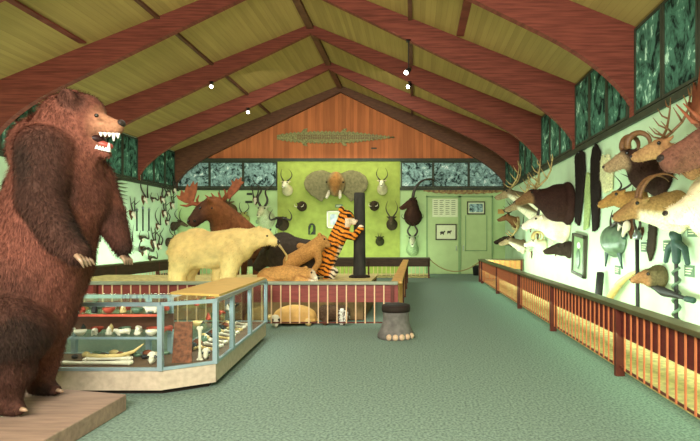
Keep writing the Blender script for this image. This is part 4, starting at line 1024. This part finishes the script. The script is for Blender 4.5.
# long mottled skin above the doors, reptile hide on the gable
p = at(465, 191, YB); t = thing('python_skin', 'long mottled python skin stretched above the double doors', 'skin', p)
q = MB(); top = []; bot = []
for i in range(33):
    x = -1.85+3.6*i/32; u = i/32; hh = .16*math.sin(PI*min(1, max(0, u*.94+.03)))**.6*(1 if u > .1 else .75); top.append((x, -.02, hh+.02*math.sin(i*1.9))); bot.append((x, -.02, -hh*.85+.02*math.sin(i*2.3)))
q.prism(top+bot[::-1], (0,-.03,0)); q.build('skin', 'python', t)
q = MB()
for i in range(12): q.box(-1.4+.25*i-.05, -1.4+.25*i+.05, -.056, -.048, -.04, .05)
q.build('saddle_marks', 'hornbrown', t)
p = at(336, 137.5, YB-.05); t = thing('alligator_hide', 'long grey green alligator hide stretched across the wooden gable', 'skin', p)
top = []; bot = []
for i in range(61):
    u = i/60; x = -2.6+5.2*u
    hh = (.10+.1*min(1, u/.12)) if u < .12 else (.2+.06*math.sin((u-.12)*6)) if u < .6 else .26*(1-(u-.6)/.42)
    j = .035*(1 if i % 2 else -1)*(u > .04)
    top.append((x, -.02, hh+j)); bot.append((x, -.02, -hh-j))
MB().prism(top+bot[::-1], (0,-.05,0)).build('hide', 'croc', t)
for lx in (-1.55, .2):
    for s in (-1, 1): MB().prism([(lx,-.025,s*.2),(lx+.22,-.025,s*.2),(lx+.3,-.025,s*.4),(lx+.12,-.025,s*.36)], (0,-.03,0)).build('leg', 'croc', t)
for r_ in (-.07, .07): MB().add([], []) 
q = MB()
for i in range(38):
    for z in (-.07, 0, .07):
        x = -1.7+.1*i
        if abs(z) < .2*(1-max(0, (x-.6))/1.9): q.box(x, x+.06, -.085, -.068, z-.02, z+.02)
q.build('scutes', 'hornbrown', t)
p = at(374, 148.3, YB-.05); t = thing('label_card', 'tiny dark label on the gable under the alligator hide', 'label', p); MB().box(-.12,.12,-.015,0,-.03,.03).build('board', 'trim', t)
# right of the lime panel
head_mount('sable', 'sable_antelope_head', 'mounted head', 'dark brown antelope head with large swept horns left of the doors', bw(413, 216), BW, 1.25, None, lin(52,32,24), lin(70,46,34), (.3,.5,.5,.17), (.42,.12,.06,.25), 'sable', 1.0, .045, 'horn', .12, turn=-1.3)
head_mount('gemsbok', 'gemsbok_head', 'mounted head', 'pale antelope mount with twisted dark horns below the swept horned one', bw(412.5, 249), BW, 1.3, None, lin(150,176,128), lin(206,214,180), (.2,.4,.35,.14), (.38,.11,.055,.2), 'kudu', .75, .035, 'horn', .12)
# left of the lime panel
head_mount('kudu', 'kudu_head', 'mounted head', 'grey kudu head with tall spiral horns left of the lime panel', bw(267, 219), BW, 1.3, None, lin(170,180,140), lin(190,190,150), (.28,.5,.3,.15), (.42,.12,.06,.22), 'kudu', 1.0, .042, 'horn', .16)
head_mount('bushbuck', 'bushbuck_head', 'mounted head', 'brown antelope head with straight horns right of the moose', bw(232, 210), BW, 1.15, None, lin(92,74,46), lin(70,58,42), (.22,.42,.2,.13), (.36,.11,.055,.18), 'straight', .6, .028, 'horn', .13)
head_mount('impala', 'impala_head', 'mounted head', 'small tan antelope head low between the moose and the kudu', bw(246, 219), BW, .95, None, lin(150,150,84), None, (.2,.4,.2,.12), (.34,.1,.05,.16), 'lyre', .5, .025, 'horn', .12)
dup(PROTO['impala'], 'small tan antelope head just above the polar bear back', bw(237.5, 227), BW, .8)
dup(PROTO['blackbuck'], 'dark curved horned head on back wall above the polar bear muzzle', bw(281, 244), BW, .8)
p = bw(249, 202); t = thing('label_card', 'small dark label card on back wall above the impala head', 'label', p); MB().box(-.16,.16,-.02,0,-.05,.05).build('board', 'trim', t)
p = bw(249.5, 194); t = thing('label_card', 'small dark label card just under the back wall murals', 'label', p); MB().box(-.12,.12,-.02,0,-.05,.05).build('board', 'trim', t)
card('small green label card left of the kudu head', 'back', 259, 222, .28, .14)
# basket by the doors
p = at(477, 274, 20.6); t = thing('waste_basket', 'dark waste basket standing beside the double doors', 'basket', (p.x, 20.6, 0))
MB().lathe([(.16,0),(.2,.4),(.21,.42),(.19,.42),(.15,.04)], 18).build('bin', 'blackrough', t, True)

# ---- left wall
GL = 'horn trophies on the left wall'
def horns_only(kind, label, px, py, style, L, r=.03, sc=1.0, m_='horn', z=None):
    p = at_left(px, py); p.x = XL
    if kind in PROTO: return dup(PROTO[kind], label, p, LW, sc, GL)
    t = thing('horn_trophy', label, 'horns', p, LW, GL, sc); PROTO[kind] = t
    MB().prism([(-.1,.004,.12),(.1,.004,.12),(.12,.004,0),(0,.004,-.2),(-.12,.004,0)], (0,-.034,0)).build('plaque', 'plaque', t)
    m = MB(); m.ell((0,-.08,.0), (.07,.06,.09)); m.cap((0,-.1,-.03), .05, (0,-.14,-.15), .025); blob(m, 'skull_cap', M['bone'], t, .014, 2)
    for s in (-1, 1):
        if style in ('elk', 'roe'):
            a = antler_mb(style, L, s); MB().add([Vector((v[0], min(v[1]-.1, -.05), v[2]+.05)) for v in a.v], a.f).build('antler', m_, t, True)
        else:
            MB().tube([Vector((s*q.x, min(q.y*.6-.14, -.04), q.z+.05)) for q in horn_path(style, L)], [r*(1-.85*(i/16)**1.3) for i in range(17)], 8).build('horn', m_, t, True)
    return t
def spread(label, px, py, n):
    p = at_left(px, py); p.x = XL
    t = thing('horn_fan', label, 'horns', p, LW, GL)
    for i in range(n):
        z = .45-.9*i/(n-1); MB().tube([(-.65,-.05,z*.45),(0,-.08,z*.8),(.6,-.05,z)], [.03,.024,.006], 7).build('horn', 'horn', t, True)
    MB().box(-.7,-.6,-.09,0,-.3,.3).build('backing', 'plaque', t)
spread('fan of slender dark horns on the left wall beside the bear snout', 116, 190, 7)
horns_only('lyrehorn', 'pair of lyre shaped antlers high on the left wall', 143, 199, 'lyre', .8, .03, 1.1)
for k, x in enumerate((137, 143, 149)):
    a = at_left(x, 231, .03); b = at_left(x, 208-2*(k == 1), .03)
    t = stick('spear', '%s of three short dark spears hung upright on the left wall' % ['leftmost', 'middle', 'rightmost'][k], 'spear', a, b, .025, 'blackrough')
horns_only('kuduhorn', 'pair of spiral horns near the left back corner under the murals', 161, 199, 'kudu', .8, .035, 1.0)
horns_only('roehorn', 'small forked antlers on the left wall below the spiral horns', 163, 213, 'roe', 1.3, .03, 1.0)
dup(PROTO['lyrehorn'], 'pair of lyre horns on the left wall level with the spears', at_left(157, 226), LW, .9, GL)
dup(PROTO['kuduhorn'], 'pair of spiral horns low on the left wall above the railing', at_left(158, 246), LW, .9, GL)
horns_only('hookhorn', 'wide hooked black horns low on the left wall beside the bear paw', 142, 250, 'hook', .4, .05, 1.2)
dup(PROTO['roehorn'], 'small forked antlers on the left wall below the fan of horns', at_left(122, 222), LW, 1.0, GL)
dup(PROTO['hookhorn'], 'hooked black horns on the left wall right of the bear forearm', at_left(141, 238), LW, .8, GL)
dup(PROTO['roehorn'], 'small forked antlers nearest the left back corner', at_left(171, 205), LW, 1.0, GL)
dup(PROTO['blackbuck'], 'dark antelope head on the left wall beside the moose muzzle', at_left(172, 226), LW, .9)
dup(PROTO['blackbuck'], 'dark antelope head on the left wall above the polar bear rump', at_left(167, 242), LW, .9)
dup(PROTO['wildebeest'], 'dark hooked horn head on the left wall at the left edge', at_left(8, 186), LW, .9)
dup(PROTO['hookhorn'], 'hooked black horns at the left edge of the picture under the dark head', at_left(4, 218), LW, .9, GL)
dup(PROTO['lyrehorn'], 'lyre horns seen through the gap between the bear arms', at_left(96, 243), LW, .8, GL)

for k, (kind, x, y, sc, lb) in enumerate((('hookhorn',152,199,.7,'small hooked horns between the lyre antlers and the spiral horns'), ('lyrehorn',167,193,.8,'small lyre horns tight under the murals near the left back corner'),
        ('roehorn',152,243,1.1,'small forked antlers on the left wall below the spears'), ('kuduhorn',166,222,.8,'spiral horns on the left wall in front of the moose muzzle'), ('roehorn',131,214,1.1,'small forked antlers left of the three short spears'),
        ('hookhorn',150,258,.8,'hooked horns lowest on the left wall just above the railing'), ('lyrehorn',129,243,.8,'lyre horns on the left wall beside the bear claws'), ('roehorn',173,190,1.0,'small forked antlers highest in the left back corner'))):
    p = at_left(x, y); p.x = XL; dup(PROTO[kind], lb, p, LW, sc, GL)
for kind, px, py, sc, lb in (('roehorn',256,200,1.2,'small forked antlers on back wall left of the kudu horns'), ('hookhorn',262,236,.9,'hooked horns on back wall under the kudu head'), ('lyrehorn',224,201,.9,'lyre horns on back wall between the moose antlers')):
    p = bw(px, py); dup(PROTO[kind], lb, p, BW, sc, 'horn trophies on the back wall')

t = horns_only('paleantler', 'pale branching antlers just above the white mountain goat', 140, 230, 'elk', .55, .03, 1.0, 'bone'); t['group'] = 'pale antlers on the right wall'
t.location = at_right(548, 222); t.rotation_euler.z = RW
for x, y, sc, lb in ((538,236,.9,'pale branching antlers left of the white mountain goat'), (556,250,.9,'pale branching antlers between the white sheep and the dark boar'), (532,254,.8,'pale branching antlers lowest at the far end of the right wall')):
    dup(PROTO['paleantler'], lb, at_right(x, y), RW, sc)
dup(PROTO['hookhorn'], 'hooked black horns on right wall over the pale antlers', at_right(531, 226), RW, 1.1, 'dark horns on the right wall')
dup(PROTO['kuduhorn'], 'dark spiral horns on right wall below the pale bear mount', at_right(642, 232), RW, .7, 'dark horns on the right wall')
dup(PROTO['roehorn'], 'small dark forked antlers on right wall under the ibex head', at_right(632, 226), RW, 1.2, 'dark horns on the right wall')
dup(PROTO['hookhorn'], 'hooked black horns on right wall between ibex and turtle shell', at_right(624, 224), RW, .8, 'dark horns on the right wall')

# ------------------------------------------------------------------ light
def area(name, loc, rot, sx, sy, e, c):
    L = bpy.data.lights.new(name, 'AREA'); L.shape = 'RECTANGLE'; L.size = sx; L.size_y = sy; L.energy = e; L.color = c
    o = bpy.data.objects.new(name, L); COL.objects.link(o); o.location = loc; o.rotation_euler = rot; return o
GRN = (.82, 1, .80)
# fluorescent tubes behind the railing caps, thrown on the display walls, plus strips without fixtures
def strip(name, a, b, target, e, w=.1, c=GRN):
    a, b = Vector(a), Vector(b); mid = (a+b)/2; o = area(name, mid, (0,0,0), (b-a).length, w, e, c)
    x = (b-a).normalized(); z = -(Vector(target)-mid).normalized(); z = (z - x*z.dot(x)).normalized(); y = z.cross(x)
    o.rotation_euler = Matrix((x, y, z)).transposed().to_euler(); return o
strip('tube_right', (2.58, 2.4, .72), (2.58, 17.5, .72), (4.0, 10, 1.3), 360)
strip('fill_right_low', (2.33, 3.5, .5), (2.33, 17.5, .5), (2.0, 10, 0), 26, .04, (.45, 1, .6))  # added strip on the public side, makes the green glow on the carpet
strip('tube_back', (-8.6, 19.42, .72), (.5, 19.42, .72), (-4, 21.3, 1.6), 130)
strip('tube_left', (-9.15, 7.2, .72), (-9.15, 19.0, .72), (-10.5, 13, 1.8), 260)
strip('tube_pen', (-7.5, 8.7, .74), (-.5, 8.7, .74), (-4, 10.5, 0), 30)
strip('strip_lime', (-5.9, 20.4, 5.0), (-.8, 20.4, 5.0), (-3.4, 21.3, 3.0), 45, .1, (1, 1, .7))  # strip high before the lime panel, not behind a railing, no fixture there
strip('case_fill_front', (-4.9, 4.95, .9), (-2.7, 4.95, .9), (-3.8, 5.3, .3), 8, .03, (1, 1, .92))  # unseen strip added under the glass top to brighten the front shelves
strip('case_fill_side', (-2.26, 5.4, .9), (-2.42, 7.5, .9), (-2.65, 6.4, .3), 18, .03, (1, 1, .92))  # unseen strip added under the lid to brighten the side arm
# the photographer's flash, then unseen fill areas without fixtures for ceiling and hall
area('flood_front', (-1.0, -1.8, 3.6), (math.radians(92), 0, math.radians(6)), 4, 2.0, 900, (1, .95, .86))
area('fill_ceiling', (-3.2, -2.2, 4.3), (math.radians(108), 0, 0), 6, 1.5, 820, (1, .93, .74))  # added behind the camera to brighten ceiling and beams
area('fill_mid', (-3.0, 9.0, 6.7), (0, 0, 0), 5, 6, 240, (1, .97, .85))  # overhead fill, the hall has no fixture here
area('fill_far', (-3.0, 15.0, 6.6), (math.radians(25), 0, 0), 5, 4, 340, (1, .97, .82))  # second overhead fill towards the back wall, also without a fixture
area('fill_up_far', (-2.6, 12.0, 3.3), (PI, 0, 0), 6, 10, 110, (1, .95, .7))  # added upward fill for the far ceiling, no lamp hangs here
w = bpy.data.worlds.new('world'); scene.world = w; w.use_nodes = True
w.node_tree.nodes['Background'].inputs[0].default_value = (.6, .75, .62, 1); w.node_tree.nodes['Background'].inputs[1].default_value = .07

# ------------------------------------------------------------------ camera
cam = bpy.data.cameras.new('camera'); co = bpy.data.objects.new('camera', cam); COL.objects.link(co)
cam.sensor_width = 36; cam.lens = F/700*36
cam.shift_x = -(415-350)/700; cam.shift_y = (238-220.5)/700
co.location = (0, 0, 1.6); co.rotation_euler = (PI/2, 0, 0); scene.camera = co
vs = scene.view_settings; vs.view_transform = 'Standard'; vs.look = 'None'; vs.gamma = 1; vs.use_curve_mapping = False; vs.exposure = -0.1
